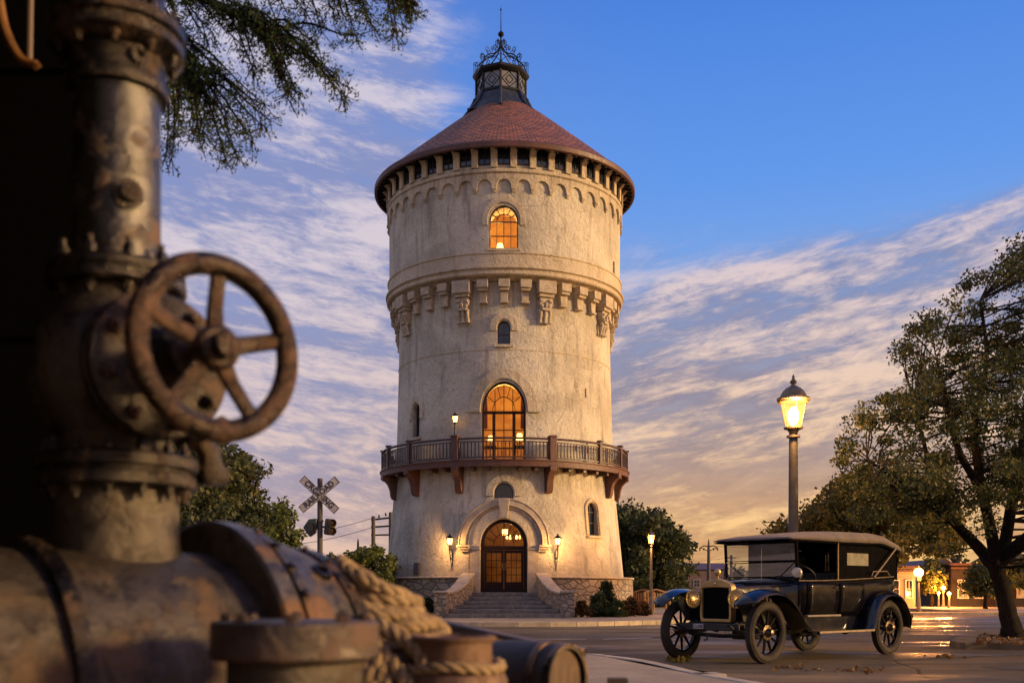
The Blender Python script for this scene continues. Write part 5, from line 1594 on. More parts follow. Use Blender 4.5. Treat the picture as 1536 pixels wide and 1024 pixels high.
M['hubm'] = mat('hub_brass', (.16, .10, .05), .35, .7, (.06, .045, .03), 20)
M['leather'] = mat('black_leather', (.014, .011, .009), .5, 0, (.02, .016, .012), 6, .006, 20)
M['chassis'] = mat('chassis_black', (.012, .010, .009), .6, .2, (.025, .02, .016), 6)
carglass = glass('windscreen_glass', (.9, .92, .94), .36, .02)
WB, TRK, WR = 3.15, 1.40, .405


def wheel(x_, y_, steer=0., label=None):
    t = bpy.data.objects.new('wheel', None); COL.objects.link(t); t.parent = CAR; t.location = (x_, y_, WR); t.rotation_euler = (random.uniform(-.0, .0), random.uniform(0, 1), 0)
    s_ = 1 if y_ > 0 else -1
    if s_ < 0: t.rotation_euler = (0, random.uniform(0, 1), PI)
    t.rotation_mode = 'ZYX'
    ax = (0, 1, 0)
    b = MB(); tp = []
    for k in range(17):
        a = PI * 2 * k / 16; tp.append((WR - .058 + .058 * math.cos(a) * 1.0, .060 * math.sin(a)))
    b.lathe(tp, 64, (0, 0, 0), ax, caps=False)
    for k in range(96):       # moulded tread blocks
        a = 2 * PI * k / 96; 
        for w_ in (-.024, .024):
            off = .5 * (w_ > 0) * 2 * PI / 96
            b.box(((WR - .006) * math.cos(a + off), w_, (WR - .006) * math.sin(a + off)), (.014, .038, .018), (0, -a - off, 0))
    b.build('tyre', M['tyre'], t)
    b = MB(); b.lathe([(WR - .105, -.035), (WR - .085, -.045), (WR - .085, .045), (WR - .105, .035), (WR - .125, .025), (WR - .125, -.025), (WR - .105, -.035)], 48, (0, 0, 0), ax, caps=False)
    b.build('rim', M['car'], t)
    b = MB(); b.lathe([(0, -.07), (.06, -.07), (.065, -.03), (.10, -.03), (.10, .03), (.062, .035), (.055, .06), (.04, .085), (.038, .11), (.0, .12)], 20, (0, 0, 0), ax); b.build('hub', M['hubm'], t)
    b = MB()
    for k in range(8): a = 2 * PI * k / 8; b.bolt((.08 * math.cos(a), .03, .08 * math.sin(a)), ax, .009, .012)
    b.build('hub_bolts', M['nickel'], t)
    for k in range(10):
        a = 2 * PI * (k + .5) / 10; c_, sn = math.cos(a), math.sin(a); b = MB()
        b.tube([(.09 * c_, 0, .09 * sn), (.16 * c_, 0, .16 * sn), (.29 * c_, 0, .29 * sn)], [.020, .019, .013], 8); b.build('spoke', M['car'], t)
    return t
wheel(WB / 2, TRK / 2); wheel(-WB / 2, TRK / 2); wheel(WB / 2, -TRK / 2); wheel(-WB / 2, -TRK / 2)

# chassis, axles, springs
b = MB()
for s_ in (-1, 1): b.box((-.15, s_ * .38, .50), (3.6, .06, .11))
for xx in (1.6, .6, -.6, -1.7): b.box((xx, 0, .50), (.06, .76, .08))
b.build('chassis', M['chassis'], CAR, bevel=.01)
b = MB(); b.tube([(WB / 2, -.66, .405), (WB / 2, -.5, .36), (WB / 2, 0, .34), (WB / 2, .5, .36), (WB / 2, .66, .405)], .028, 8); b.build('front_axle', M['chassis'], CAR)
b = MB(); b.tube([(-WB / 2, -.66, .405), (-WB / 2, -.1, .405)], .04, 8); b.tube([(-WB / 2, .66, .405), (-WB / 2, .1, .405)], .04, 8); b.lathe([(0, -.14), (.08, -.12), (.13, 0), (.08, .12), (0, .14)], 14, (-WB / 2, 0, .405), (0, 1, 0)); b.build('rear_axle', M['chassis'], CAR)
for xx in (WB / 2, -WB / 2):
    for s_ in (-1, 1):
        b = MB()
        for k in range(4):
            L_ = .46 - .09 * k; b.loft([[Vector((xx + x_, s_ * .42 - .022, .50 - .09 * (1 - (x_ / .46) ** 2) - .012 * k + q)) for q in (0, .010)] + [Vector((xx + x_, s_ * .42 + .022, .50 - .09 * (1 - (x_ / .46) ** 2) - .012 * k + q)) for q in (.010, 0)] for x_ in np.linspace(-L_, L_, 7)])
        b.build('leaf_spring', M['chassis'], CAR)
b = MB(); b.box((.9, 0, .36), (.5, .3, .16)); b.tube([(.6, 0, .38), (-1.45, 0, .40)], .03, 8); b.tube([(.4, -.25, .33), (-1.9, -.25, .33)], .028, 8); b.tube([(-.6, -.25, .33), (-1.1, -.25, .33)], .075, 10); b.build('undertray', M['chassis'], CAR, bevel=.02)
# front bar with number plate
b = MB(); b.box((1.86, -.02, .47), (.035, 1.02, .10)); b.build('front_bar', M['chassis'], CAR, bevel=.012)
for s_ in (-1, 1):
    b = MB(); b.tube([(1.6, s_ * .38, .50), (1.76, s_ * .38, .52), (1.85, s_ * .38, .46)], .028, 8); b.build('dumb_iron', M['chassis'], CAR)
b = MB(); b.box((1.885, -.16, .475), (.012, .17, .065)); npl = b.build('number_plate', white, CAR, bevel=.004)
text_mesh('CUAB', .062, black, npl, (1.893, -.16, .475), (R(90), 0, R(90)), sx=.95, ext=.001)
b = MB(); b.tube([(1.84, .02, .37), (1.93, .02, .37), (1.93, .02, .30), (1.99, .02, .30)], .012, 6); b.build('starting_handle', M['chassis'], CAR)
b = MB(); b.tube([(1.72, -.5, .38), (1.74, 0, .355), (1.72, .5, .38)], .014, 6); b.build('track_rod', M['chassis'], CAR)

# body: an open tub
secs = []
for x_, hw, zt, zb in ((.66, .60, 1.085, .60), (.45, .635, 1.085, .56), (.1, .655, 1.09, .55), (-.6, .665, 1.11, .55), (-1.2, .665, 1.135, .56), (-1.65, .655, 1.155, .60), (-1.92, .61, 1.165, .66), (-2.05, .55, 1.17, .70)):
    s_ = [Vector((x_, hw, zt)), Vector((x_, hw + .008, zt - .12)), Vector((x_, hw + .004, zt - .3)), Vector((x_, hw - .03, zb + .06)), Vector((x_, hw - .09, zb))]
    secs.append(s_ + [Vector((x_, -p.y, p.z)) for p in s_[::-1]])
b = MB(); n = len(secs[0])
b.add([p for s_ in secs for p in s_], [(i * n + k, i * n + k + 1, (i + 1) * n + k + 1, (i + 1) * n + k) for i in range(len(secs) - 1) for k in range(n - 1)] + [tuple((len(secs) - 1) * n + k for k in range(n))])
body = b.build('body', M['car'], CAR); sm = body.modifiers.new('thick', 'SOLIDIFY'); sm.thickness = .025; sm.offset = -1
# belt moulding
for s_ in (-1, 1):
    b = MB(); b.tube([(x_, s_ * (hw + .004), zt + .006) for x_, hw, zt in ((.66, .60, 1.085), (.45, .635, 1.085), (.1, .655, 1.09), (-.6, .665, 1.11), (-1.2, .665, 1.135), (-1.65, .655, 1.155), (-1.92, .61, 1.165), (-2.05, .55, 1.17))], .009, 6); b.build('belt_moulding', M['lamp_metal'], CAR)
# doors as slightly raised panels with seams
for s_ in (-1, 1):
    for xa, xb in ((.50, -.24), (-.29, -.93)):
        b = MB(); g_ = []
        pts = [(xa, .62), (xb, .62), (xb, 1.06), (xa, 1.06)] if xb > -.5 else [(xa, .62), (xb + .16, .62), (xb + .03, .8), (xb, 1.08), (xa, 1.07)]
        def hwf(x_, z_):
            base_ = np.interp(-x_, [-.66, -.45, -.1, .6, 1.2, 1.65], [.60, .635, .655, .665, .665, .655]); zt_ = np.interp(-x_, [-.66, -.45, -.1, .6, 1.2], [1.085, 1.085, 1.09, 1.11, 1.135])
            return base_ + np.interp(zt_ - z_, [0, .12, .3, .48], [0, .008, .004, -.03])
        N_ = 8
        for d_ in (0,):
            rows = []
            for j in range(N_ + 1):
                tz = j / N_; z_ = .62 + (1.065 - .62) * tz
                xl = xa; xr = xb if xb > -.5 else (xb + .16 * max(0, 1 - tz * 2.2) ** 1.3)
                rows.append([Vector((xl + (xr - xl) * i / 6, s_ * (hwf(xl + (xr - xl) * i / 6, z_) + .009), z_)) for i in range(7)])
            b.add([p for r_ in rows for p in r_], [(j * 7 + i, j * 7 + i + 1, (j + 1) * 7 + i + 1, (j + 1) * 7 + i) for j in range(N_) for i in range(6)])
        dr = b.build('door', M['car'], CAR); sm = dr.modifiers.new('thick', 'SOLIDIFY'); sm.thickness = .016; sm.offset = 0
        b = MB(); hx = xb + .06 if xb > -.5 else xa - .06; 
        b.tube([(hx, s_ * .66, 1.0), (hx, s_ * .705, 1.0), (hx + (.07 if xb > -.5 else -.07), s_ * .705, 1.0)], .010, 6); b.build('handle', M['nickel'], dr)
        for zz in (.72, .98):
            b = MB(); hx2 = xa - .02 if xb > -.5 else xb + .05; b.tube([(hx2, s_ * .672, zz - .03), (hx2, s_ * .672, zz + .03)], .013, 6); b.build('hinge', M['car'], dr)
# seats
for xx, zz in ((-.28, .80), (-1.45, .84)):
    b = MB(); b.box((xx + .16, 0, zz - .08), (.56, 1.14, .18)); b.build('seat', M['leather'], CAR, bevel=.05, seg=3)
    b = MB(); b.box((xx - .2, 0, zz + .17), (.16, 1.14, .50), (0, R(-10), 0))
    for k in range(9): b.tube([(xx - .10, -.5 + .125 * k, zz + .0), (xx - .155, -.5 + .125 * k, zz + .38)], .035, 6)
    b.build('seat_back', M['leather'], CAR, bevel=.04, seg=3)
b = MB(); b.box((-.7, 0, .60), (2.6, 1.15, .03)); b.build('floor', M['chassis'], CAR)
# cowl and bonnet
def hsec(x_, hw, zt, zb, sh):
    pts = [(hw, zb), (hw + .004, sh - .12), (hw, sh), (hw * .93, sh + (zt - sh) * .42), (hw * .72, sh + (zt - sh) * .74), (hw * .4, sh + (zt - sh) * .93), (0, zt)]
    l = [Vector((x_, a_, c_)) for a_, c_ in pts]
    return l + [Vector((x_, -p.y, p.z)) for p in l[-2::-1]]
b = MB(); b.loft([hsec(.86, .445, 1.125, .58, 1.0), hsec(.80, .47, 1.13, .58, 1.0), hsec(.70, .56, 1.13, .58, 1.02), hsec(.62, .61, 1.125, .58, 1.04)]); b.build('cowl', M['carblue'], CAR, angle=50)
b = MB(); b.loft([hsec(1.66, .235, 1.075, .56, .97), hsec(1.40, .29, 1.095, .57, .98), hsec(1.10, .37, 1.11, .58, .99), hsec(.87, .435, 1.122, .58, 1.0)]); bon = b.build('bonnet', M['carblue'], CAR, angle=50)
for s_ in (-1, 1):
    b = MB()
    for k in range(9):
        x_ = 1.5 - .065 * k; y_ = np.interp(-x_, [-1.66, -1.4, -1.1, -.87], [.235, .29, .37, .435]); b.tube([(x_, s_ * (y_ + .008), .68), (x_, s_ * (y_ + .008), .90)], .010, 5)
    b.build('louvres', M['car'], bon)
b = MB(); b.tube([(1.66, 0, 1.078), (1.4, 0, 1.098), (1.1, 0, 1.113), (.87, 0, 1.126)], .006, 5); b.build('hinge_strip', M['nickel'], bon)
# radiator
rx = 1.67
mpr = lambda u, v_, d: Vector((rx + d, u, v_))
outl = [(-.245, .53), (-.26, .60), (-.262, 1.0), (-.235, 1.045), (-.12, 1.095), (0, 1.115), (.12, 1.095), (.235, 1.045), (.262, 1.0), (.26, .60), (.245, .53)]
innr = [(-.215, .575), (-.222, .61), (-.222, .95), (-.22, .985), (-.12, .992), (0, .995), (.12, .992), (.22, .985), (.222, .95), (.222, .61), (.215, .575)]
b = MB(); b.strip(innr, outl, mpr, -.06, .055, closed=True); rad = b.build('radiator_shell', M['gold'], CAR, bevel=.012, seg=3)
grm = bpy.data.materials.new('radiator_core'); grm.use_nodes = True; gt = NT(grm.node_tree); gb = gt.n['Principled BSDF']
gtc = gt.new('ShaderNodeTexCoord'); gx, gy, gz = gt.sep(gtc.outputs['Object'])[:3]
wv = gt.math('MULTIPLY', gt.math('ABSOLUTE', gt.math('SINE', gt.math('MULTIPLY', gy, 260))), gt.math('ABSOLUTE', gt.math('SINE', gt.math('MULTIPLY', gz, 260))))
gt.put(gb.inputs['Base Color'], gt.mix(wv, (.005, .0045, .004, 1), (.001, .001, .001, 1))); gb.inputs['Roughness'].default_value = .8; gb.inputs['Specular IOR Level'].default_value = .05
b = MB(); b.prism(innr, mpr, -.04, .02); b.build('core', grm, rad, smooth=False)
b = MB(); b.lathe([(.022, 0), (.02, .02), (.012, .03), (.012, .05), (.03, .06), (.045, .085), (.048, .11), (.035, .14), (.0, .152)], 16, (rx, 0, 1.10)); b.build('radiator_cap', M['gold'], rad)
b = MB(); b.lathe([(.0, 0), (.022, 0), (.02, .008), (0, .012)], 14, (rx + .055, 0, 1.045), (1, 0, 0)); b.build('badge', M['nickel'], rad)
# head lamps
lens = mat('headlamp_glass', (.75, .66, .48), .12, .35, (.5, .42, .28), 9, spec=.8)
b = MB(); b.tube([(1.62, -.40, .74), (1.66, 0, .70), (1.62, .40, .74)], .014, 6); b.build('lamp_bar', M['car'], CAR)
for s_ in (-1, 1):
    c = (1.70, s_ * .355, .845)
    b = MB(); b.lathe([(0, -.15), (.05, -.14), (.095, -.08), (.116, -.02), (.12, .03)], 28, c, (1, 0, 0)); hl = b.build('headlight', M['car'], CAR)
    b = MB(); b.lathe([(.108, .025), (.126, .025), (.132, .04), (.126, .058), (.108, .062), (.104, .045)], 32, c, (1, 0, 0)); b.build('rim', M['gold'], hl)
    b = MB(); b.lathe([(.106, .045), (.07, .06), (.03, .068), (0, .07)], 28, c, (1, 0, 0)); b.build('lens', glass('lens_glass', (.95, .92, .85), .04), hl)
    b = MB(); b.lathe([(.0, -.05), (.05, -.035), (.085, .0), (.106, .035)], 28, c, (1, 0, 0)); b.build('reflector', mat('reflector', (.95, .85, .62), .4, .1), hl)
    b = MB(); b.lathe([(0, -.04), (.018, -.03), (.02, 0), (0, .02)], 12, c, (1, 0, 0)); b.build('bulb', emis('headlamp_fill_glow', (1, .70, .36), 9), hl); light((1.74, s_ * .355, .845), 1.2, (1, .72, .4), .02, parent=CAR)  # glowing bulb and lamp added to brighten the unlit headlamps
    b = MB(); b.tube([(1.66, s_ * .37, .735), (1.68, s_ * .355, .76)], .016, 6); b.build('stalk', M['car'], hl)

# wings and running boards
def wing(path, s_, m, y0=.53, y1=.86, name='wing', taper=None, inner=None):
    secs = []
    for i, (x_, z_) in enumerate(path):
        a = Vector(path[max(i - 1, 0)]); c = Vector(path[min(i + 1, len(path) - 1)]); d = (c - a).normalized(); nr = Vector((-d.y, d.x))
        if nr.y < 0 and abs(nr.y) > .3: nr = -nr
        if i and (nr.dot(pn) < 0): nr = -nr
        pn = nr; k = taper[i] if taper else 1
        ya = (inner[i] if inner else y0); yc = ya + (y1 - ya) * k
        ya0 = ya + (y1 - ya) * (1 - k) * .35
        sec = []
        for (t, o_) in ((0, 0), (.15, .016), (.4, .038), (.65, .036), (.85, .014), (.96, -.012), (1., -.045), (.975, -.045), (.94, -.026), (.8, .0), (.5, .022), (.15, .0), (.0, -.014)):
            yy = ya0 + (yc - ya0) * t; sec.append(Vector((x_ + nr.x * o_, s_ * yy, z_ + nr.y * o_)))
        secs.append(sec)
    b = MB(); b.loft(secs); return b.build(name, m, CAR, angle=50)
fp = smoothpath([(2.12, .74), (2.06, .80), (1.95, .865), (1.78, .925), (1.55, .945), (1.34, .915), (1.16, .83), (1.0, .70), (.86, .56), (.74, .455), (.64, .405), (.52, .385)], 3)
rpth = smoothpath([(-.86, .385), (-.93, .47), (-.98, .62), (-1.08, .78), (-1.24, .885), (-1.44, .925), (-1.66, .905), (-1.86, .81), (-2.0, .66), (-2.09, .50), (-2.15, .39)], 3)
tf = [min(1, .45 + i * .12) if i < 6 else 1 for i in range(len(fp))]
for s_ in (-1, 1):
    wing(fp, s_, M['carblue'], taper=tf, name='front_wing')
    wing(rpth, s_, M['carblue'], taper=[1] * (len(rpth) - 4) + [.95, .9, .85, .8], name='rear_wing')
    b = MB(); b.box((-.17, s_ * .72, .385), (1.42, .30, .028)); rb = b.build('running_board', M['car'], CAR, bevel=.008)
    b = MB(); b.box((-.17, s_ * .868, .385), (1.46, .014, .030)); b.build('edge_strip', M['lamp_metal'], rb, bevel=.003)
    b = MB(); b.box((-.17, s_ * .60, .50), (1.5, .02, .22)); b.build('splash_apron', M['carblue'], CAR, bevel=.005)
    b = MB(); b.box((.12, s_ * .645, .605), (.86, .07, .03)); b.build('sill_strip', mat('tan_strip', (.20, .15, .10), .6, 0, (.14, .10, .07), 6), CAR, bevel=.008)
    # inner valance under the wings
    b = MB(); b.add([(1.9, s_ * .50, .80), (1.55, s_ * .50, .90), (1.0, s_ * .50, .72), (.8, s_ * .50, .50), (1.15, s_ * .47, .50), (1.75, s_ * .47, .55)], [(0, 1, 2, 3, 4, 5)]); vv = b.build('valance', M['chassis'], CAR, smooth=False); vm = vv.modifiers.new('thick', 'SOLIDIFY'); vm.thickness = .012

# windscreen
for s_ in (-1, 1):
    b = MB(); b.tube([(.66, s_ * .60, 1.06), (.70, s_ * .60, 1.66)], .016, 8); b.build('windscreen_post', M['car'], CAR)
    b = MB(); b.tube([(.68, s_ * .60, 1.38), (.94, s_ * .44, 1.10)], .009, 6); b.build('stay_rod', M['car'], CAR)
for z0, z1 in ((1.14, 1.355), (1.365, 1.62)):
    mpw = lambda u, v_, d: Vector((.665 + (v_ - 1.06) * .066 + d, u, v_))
    b = MB(); f_ = .014
    b.strip([(-.57, z0 + f_), (.57, z0 + f_), (.57, z1 - f_), (-.57, z1 - f_)], [(-.585, z0), (.585, z0), (.585, z1), (-.585, z1)], mpw, -.012, .012, closed=True); wf = b.build('windscreen_frame', M['car'], CAR, smooth=False)
    b = MB(); b.prism([(-.57, z0 + f_), (.57, z0 + f_), (.57, z1 - f_), (-.57, z1 - f_)], mpw, -.003, .003); b.build('glass', carglass, wf, smooth=False)
# cowl lamp, mirror, horn
b = MB(); c = (.78, .66, 1.20); b.lathe([(0, -.08), (.05, -.06), (.07, 0), (.072, .03), (.06, .045), (0, .05)], 18, c, (1, .4, 0)); sl_ = b.build('side_lamp', mat('cream_lamp', (.60, .50, .38), .3, .5, (.4, .32, .22), 8), CAR)
b = MB(); b.tube([(.72, .60, 1.10), (.76, .66, 1.15)], .012, 6); b.build('bracket', M['car'], sl_)
b = MB(); b.tube([(.60, .60, 1.50), (.56, .50, 1.52)], .006, 5); b.lathe([(.0, 0), (.05, .0), (.05, .012), (0, .016)], 16, (.55, .44, 1.50), (-1, .2, 0)); b.build('mirror', M['nickel'], CAR)
# steering wheel
sw = MB(); ctr = Vector((.10, .30, 1.20)); axs = Vector((-.62, 0, .78)).normalized(); q3 = axs.to_track_quat('Z', 'Y').to_matrix()
sw.tube([ctr + q3 @ Vector((.19 * math.cos(a), .19 * math.sin(a), 0)) for a in np.linspace(0, 2 * PI, 33)[:-1]], .014, 8, closed=True)
for k in range(4): a = PI / 2 * k + .4; sw.tube([ctr, ctr + q3 @ Vector((.19 * math.cos(a), .19 * math.sin(a), 0))], .008, 5)
sw.tube([ctr, ctr - axs * .6], .018, 8); sw.build('steering_wheel', M['chassis'], CAR)

# canvas roof
secs = []
for x_, ed, tp_, hw in ((.93, 1.665, 1.675, .63), (.86, 1.665, 1.70, .645), (.60, 1.665, 1.745, .66), (.20, 1.665, 1.785, .67), (-.35, 1.66, 1.825, .68), (-.9, 1.665, 1.835, .68), (-1.40, 1.675, 1.838, .675), (-1.55, 1.665, 1.83, .67), (-1.58, 1.66, 1.822, .67), (-1.85, 1.615, 1.755, .66), (-2.10, 1.575, 1.69, .64), (-2.15, 1.57, 1.65, .62)):
    pts = [(hw, ed - .01), (hw + .006, ed + (tp_ - ed) * .28), (hw * .93, ed + (tp_ - ed) * .70), (hw * .72, ed + (tp_ - ed) * .90), (hw * .36, tp_ - .006), (0, tp_)]
    l = [Vector((x_, a_, c_)) for a_, c_ in pts]; secs.append(l + [Vector((x_, -p.y, p.z)) for p in l[-2::-1]])
n = len(secs[0]); b = MB()
b.add([p for s_ in secs for p in s_], [(i * n + k, i * n + k + 1, (i + 1) * n + k + 1, (i + 1) * n + k) for i in range(len(secs) - 1) for k in range(n - 1)] + [tuple((len(secs) - 1) * n + k for k in range(n))])
rf = b.build('canvas_roof', M['canvas'], CAR, angle=30); sm = rf.modifiers.new('thick', 'SOLIDIFY'); sm.thickness = .018
# dark lining just below
b = MB(); b.add([p - Vector((0, 0, .028)) for s_ in secs[:-1] for p in [Vector((q.x, q.y * .975, q.z)) for q in s_]], [(i * n + k, i * n + k + 1, (i + 1) * n + k + 1, (i + 1) * n + k) for i in range(len(secs) - 2) for k in range(n - 1)]); b.build('lining', M['curtain'], rf)
for x_, tp_ in ((.2, 1.74), (-.35, 1.78), (-.95, 1.79), (-1.5, 1.78)):
    b = MB(); b.tube([(x_, -.64, 1.64), (x_, -.5, tp_ - .02), (x_, 0, tp_), (x_, .5, tp_ - .02), (x_, .64, 1.64)], .012, 6); b.build('roof_bow', M['timber'], CAR)
# rear and far side curtains
b = MB(); b.add([(-2.09, -.60, 1.59), (-2.09, .60, 1.59), (-2.03, .545, 1.15), (-2.03, -.545, 1.15)], [(0, 1, 2, 3)]); rc_ = b.build('rear_curtain', M['curtain'], CAR, smooth=False); sm = rc_.modifiers.new('thick', 'SOLIDIFY'); sm.thickness = .01
cy = -.655
mpc = lambda u, v_, d: Vector((u, cy + d, v_))
wx0, wx1, wz0, wz1 = -1.66, -.92, 1.30, 1.50
def curt(cy_, xs, xe, holes):
    b = MB(); mp_ = lambda u, v_, d: Vector((u, cy_ + d, v_))
    if holes:
        wx0, wx1, wz0, wz1 = holes
        for (a_, c_, e_, f_) in ((xe, 1.12, wx0, 1.67), (wx1, 1.12, xs, 1.67), (wx0, 1.12, wx1, wz0), (wx0, wz1, wx1, 1.67)):
            top = lambda x_: min(f_, 1.67 if x_ > -1.5 else 1.67 - (-1.5 - x_) * .17)
            b.prism([(a_, c_), (e_, c_), (e_, top(e_) if f_ > 1.6 else f_), (a_, top(a_) if f_ > 1.6 else f_)], mp_, -.004, .004)
    o = b.build('side_curtain', M['curtain'], CAR, smooth=False)
    b = MB(); b.prism([(wx0, wz0), (wx1, wz0), (wx1, wz1), (wx0, wz1)], mp_, -.002, .002); b.build('celluloid_window', mat('celluloid', (.20, .18, .11), .3, 0, (.13, .12, .08), 5), o, smooth=False)
curt(-.65, .05, -2.06, (-1.5, -1.1, 1.31, 1.50))
curt(.60, -.31, -2.06, (-1.20, -.60, 1.325, 1.505))
# near side: pillar, rear quarter and folded frame irons
b = MB(); b.tube([(-.27, .655, 1.10), (-.27, .655, 1.68)], .010, 6); b.build('roof_pillar', M['nickel'], CAR)
b = MB(); b.tube([(-.27, -.645, 1.10), (-.27, -.645, 1.68)], .010, 6); b.build('roof_pillar', M['nickel'], CAR)
for s_ in (-1, 1):
    b = MB(); b.tube([(-1.22, s_ * .68, 1.15), (-1.90, s_ * .665, 1.60)], .014, 6); b.build('frame_iron', M['lamp_metal'], CAR)
    b = MB(); b.tube([(-1.15, s_ * .68, 1.17), (-1.20, s_ * .68, 1.24), (-1.62, s_ * .67, 1.25), (-1.72, s_ * .67, 1.17)], .009, 6); b.build('grab_iron', M['lamp_metal'], CAR)
    b = MB(); b.tube([(-2.02, s_ * .59, 1.16), (-2.08, s_ * .63, 1.60)], .012, 6); b.build('rear_post', M['car'], CAR)
# rear: luggage rack, tail lamp, spare carrier
b = MB(); b.tube([(-2.05, -.4, .55), (-2.42, -.4, .56), (-2.42, .4, .56), (-2.05, .4, .55)], .018, 6); b.tube([(-2.2, -.4, .55), (-2.2, .4, .55)], .014, 6); b.build('luggage_rack', M['chassis'], CAR)
b = MB(); b.box((-2.46, 0, .56), (.03, 1.3, .08)); b.build('rear_bar', M['car'], CAR, bevel=.012)
b = MB(); b.lathe([(0, -.04), (.045, -.03), (.05, .03), (0, .045)], 14, (-2.22, .52, .80), (-1, 0, 0)); b.tube([(-2.2, .52, .78), (-2.1, .45, .66)], .012, 6); b.build('tail_lamp', M['car'], CAR)
SPOKE0 = 15
# ================================================================== FOREGROUND PIPEWORK
RA = dict(rough=.42, metal=.75)
M['rust1'] = rust_mat('rusty_pipe', (.105, .088, .068), (.115, .066, .032), (.022, .017, .013), .42, .65, .006, 6.5, .49)
M['rust4'] = rust_mat('coupling_rust', (.12, .105, .09), (.17, .085, .035), (.025, .018, .014), .42, .6, .006, 7, .46)
M['rust2'] = rust_mat('rusty_flange', (.052, .045, .038), (.085, .044, .020), (.010, .008, .007), .31, .9, .004, 10, .49)
M['rust3'] = rust_mat('rusty_wheel', (.060, .044, .034), (.095, .042, .018), (.010, .008, .006), .30, .85, .003, 18)
M['rust_grey'] = rust_mat('grey_rusty_pipe', (.10, .095, .088), (.12, .065, .03), (.03, .025, .022), .30, .9, .003, 9, .5)
M['dark_fill'] = mat('dark_fill', (.0025, .0025, .003), .9, 0, spec=.05)
M['deck'] = mat('deck_timber', (.10, .065, .04), .8, 0, (.06, .04, .028), 6, .006, 20, stretch=(1, 6, 6))

# timber loading platform that carries everything (just below the view)
pf = thing('timber_platform', (-.6, 2.2, PZ), 'timber loading platform under the rusty pipes and the rope', 'platform')
for k in range(9):
    b = MB(); b.box((.0, -1.0 + .26 * k, .47), (3.6, .25, .05)); b.build('plank', M['deck'], pf, bevel=.006)
for xx in (-1.6, -.5, .6, 1.6):
    for yy in (-.95, .95):
        b = MB(); b.box((xx, yy, .22), (.14, .14, .44)); b.build('leg', M['deck'], pf, bevel=.01)
DECK = PZ + .495

AX = Vector((.7071, .7071, 0)); NN = Vector((.7071, -.7071, 0)); UP = Vector((0, 0, 1))
ORG = Vector((-.825, 1.70, .748))       # the pipe's axis at the left edge of the view
RP = .255
pw_ = thing('pump_pipework', ORG.copy(), 'huge rusty pipe with a bolted riser and round handwheel valve', 'pipe')
def mb(): return MB()
b = mb(); b.lathe([(RP, -1.6), (RP, .375)], 72, (0, 0, 0), AX); b.build('main_pipe', M['rust1'], pw_)
b = mb(); b.lathe([(RP - .01, .015), (RP + .016, .018), (RP + .020, .032), (RP + .016, .046), (RP - .01, .05)], 72, (0, 0, 0), AX, caps=False); b.build('clamp_ring', M['rust2'], pw_)
# coupling
b = mb(); b.lathe([(RP - .02, .355), (.308, .355), (.314, .36), (.314, .392), (.306, .398), (.285, .40), (.285, .405), (.306, .408), (.306, .425), (.292, .432), (.286, .44), (.285, .47), (.274, .51), (.262, .545)], 80, (0, 0, 0), AX, caps=False)
cp_ = b.build('coupling', M['rust4'], pw_)
b = mb(); b.lathe([(.25, .538), (.270, .540), (.270, .566), (.250, .570), (.244, .574), (.235, .59), (.19, .61), (0, .62)], 72, (0, 0, 0), AX, caps=False); b.build('end_cap', M['rust2'], pw_)
q3 = AX.to_track_quat('Z', 'Y').to_matrix()
def rivet(c, r_, h_):
    b = MB(); b.lathe([(r_, 0), (r_ * .8, h_ * .7), (0, h_)], 8, c, c - AX * c.dot(AX)); b.build('rivet', M['rust2'], cp_)
for k in range(30):
    a = 2 * PI * k / 30; rivet(q3 @ Vector((.306 * math.cos(a), .306 * math.sin(a), .416)), .0085, .008)
for k in range(20):
    a = 2 * PI * (k + .5) / 20; rivet(q3 @ Vector((.270 * math.cos(a), .270 * math.sin(a), .553)), .007, .007)
# weathered hole / inspection scab on the coupling
cc = q3 @ Vector((.0, 0, .53)); vv_ = (NN * .62 + UP * .78).normalized()
b = mb(); b.lathe([(.022, .26), (.02, .286), (.012, .288), (.010, .27), (0, .27)], 7, AX * .50, vv_); b.build('lug', M['rust2'], cp_)

# riser, straight up from the pipe
riser = AX * .195
def lz(prof, m, name, n=56, dx=Vector((0, 0, 0)), parent=None, caps=False):
    b = MB(); b.lathe([(r_, z_ - ORG.z) for r_, z_ in prof], n, riser + dx, UP, caps=caps); return b.build(name, m, parent or pw_)
neck = lz([(.106, .85), (.106, 1.0), (.103, 1.03), (.101, 1.11)], M['rust1'], 'neck')
def bolts(r_, z_, n, rad, h, parent, m=M['rust2'], down=False, ph=0.):
    for k in range(n):
        a = 2 * PI * (k + ph) / n
        b = MB(); c = riser + Vector((r_ * math.cos(a), r_ * math.sin(a), z_ - ORG.z))
        b.bolt(c, (0, 0, -1 if down else 1), rad, h); b.lathe([(rad * .55, 0), (rad * .55, h * 1.7), (0, h * 1.75)], 8, c, (0, 0, -1 if down else 1))
        b.build('bolt', m, parent)
f1 = lz([(.10, 1.108), (.128, 1.108), (.133, 1.112), (.133, 1.130), (.127, 1.134), (.127, 1.138), (.136, 1.142), (.136, 1.160), (.130, 1.165), (.095, 1.168)], M['rust2'], 'lower_flange')
bolts(.116, 1.166, 14, .0095, .013, f1); bolts(.116, 1.108, 14, .0095, .013, f1, down=True)
lz([(.092, 1.166), (.092, 1.20), (.110, 1.225), (.128, 1.27), (.134, 1.32), (.128, 1.37), (.108, 1.405), (.092, 1.43), (.088, 1.45)], M['rust1'], 'valve_body')
f2 = lz([(.09, 1.448), (.112, 1.448), (.116, 1.452), (.116, 1.466), (.111, 1.468), (.111, 1.471), (.114, 1.474), (.114, 1.486), (.110, 1.490), (.07, 1.492)], M['rust2'], 'upper_flange')
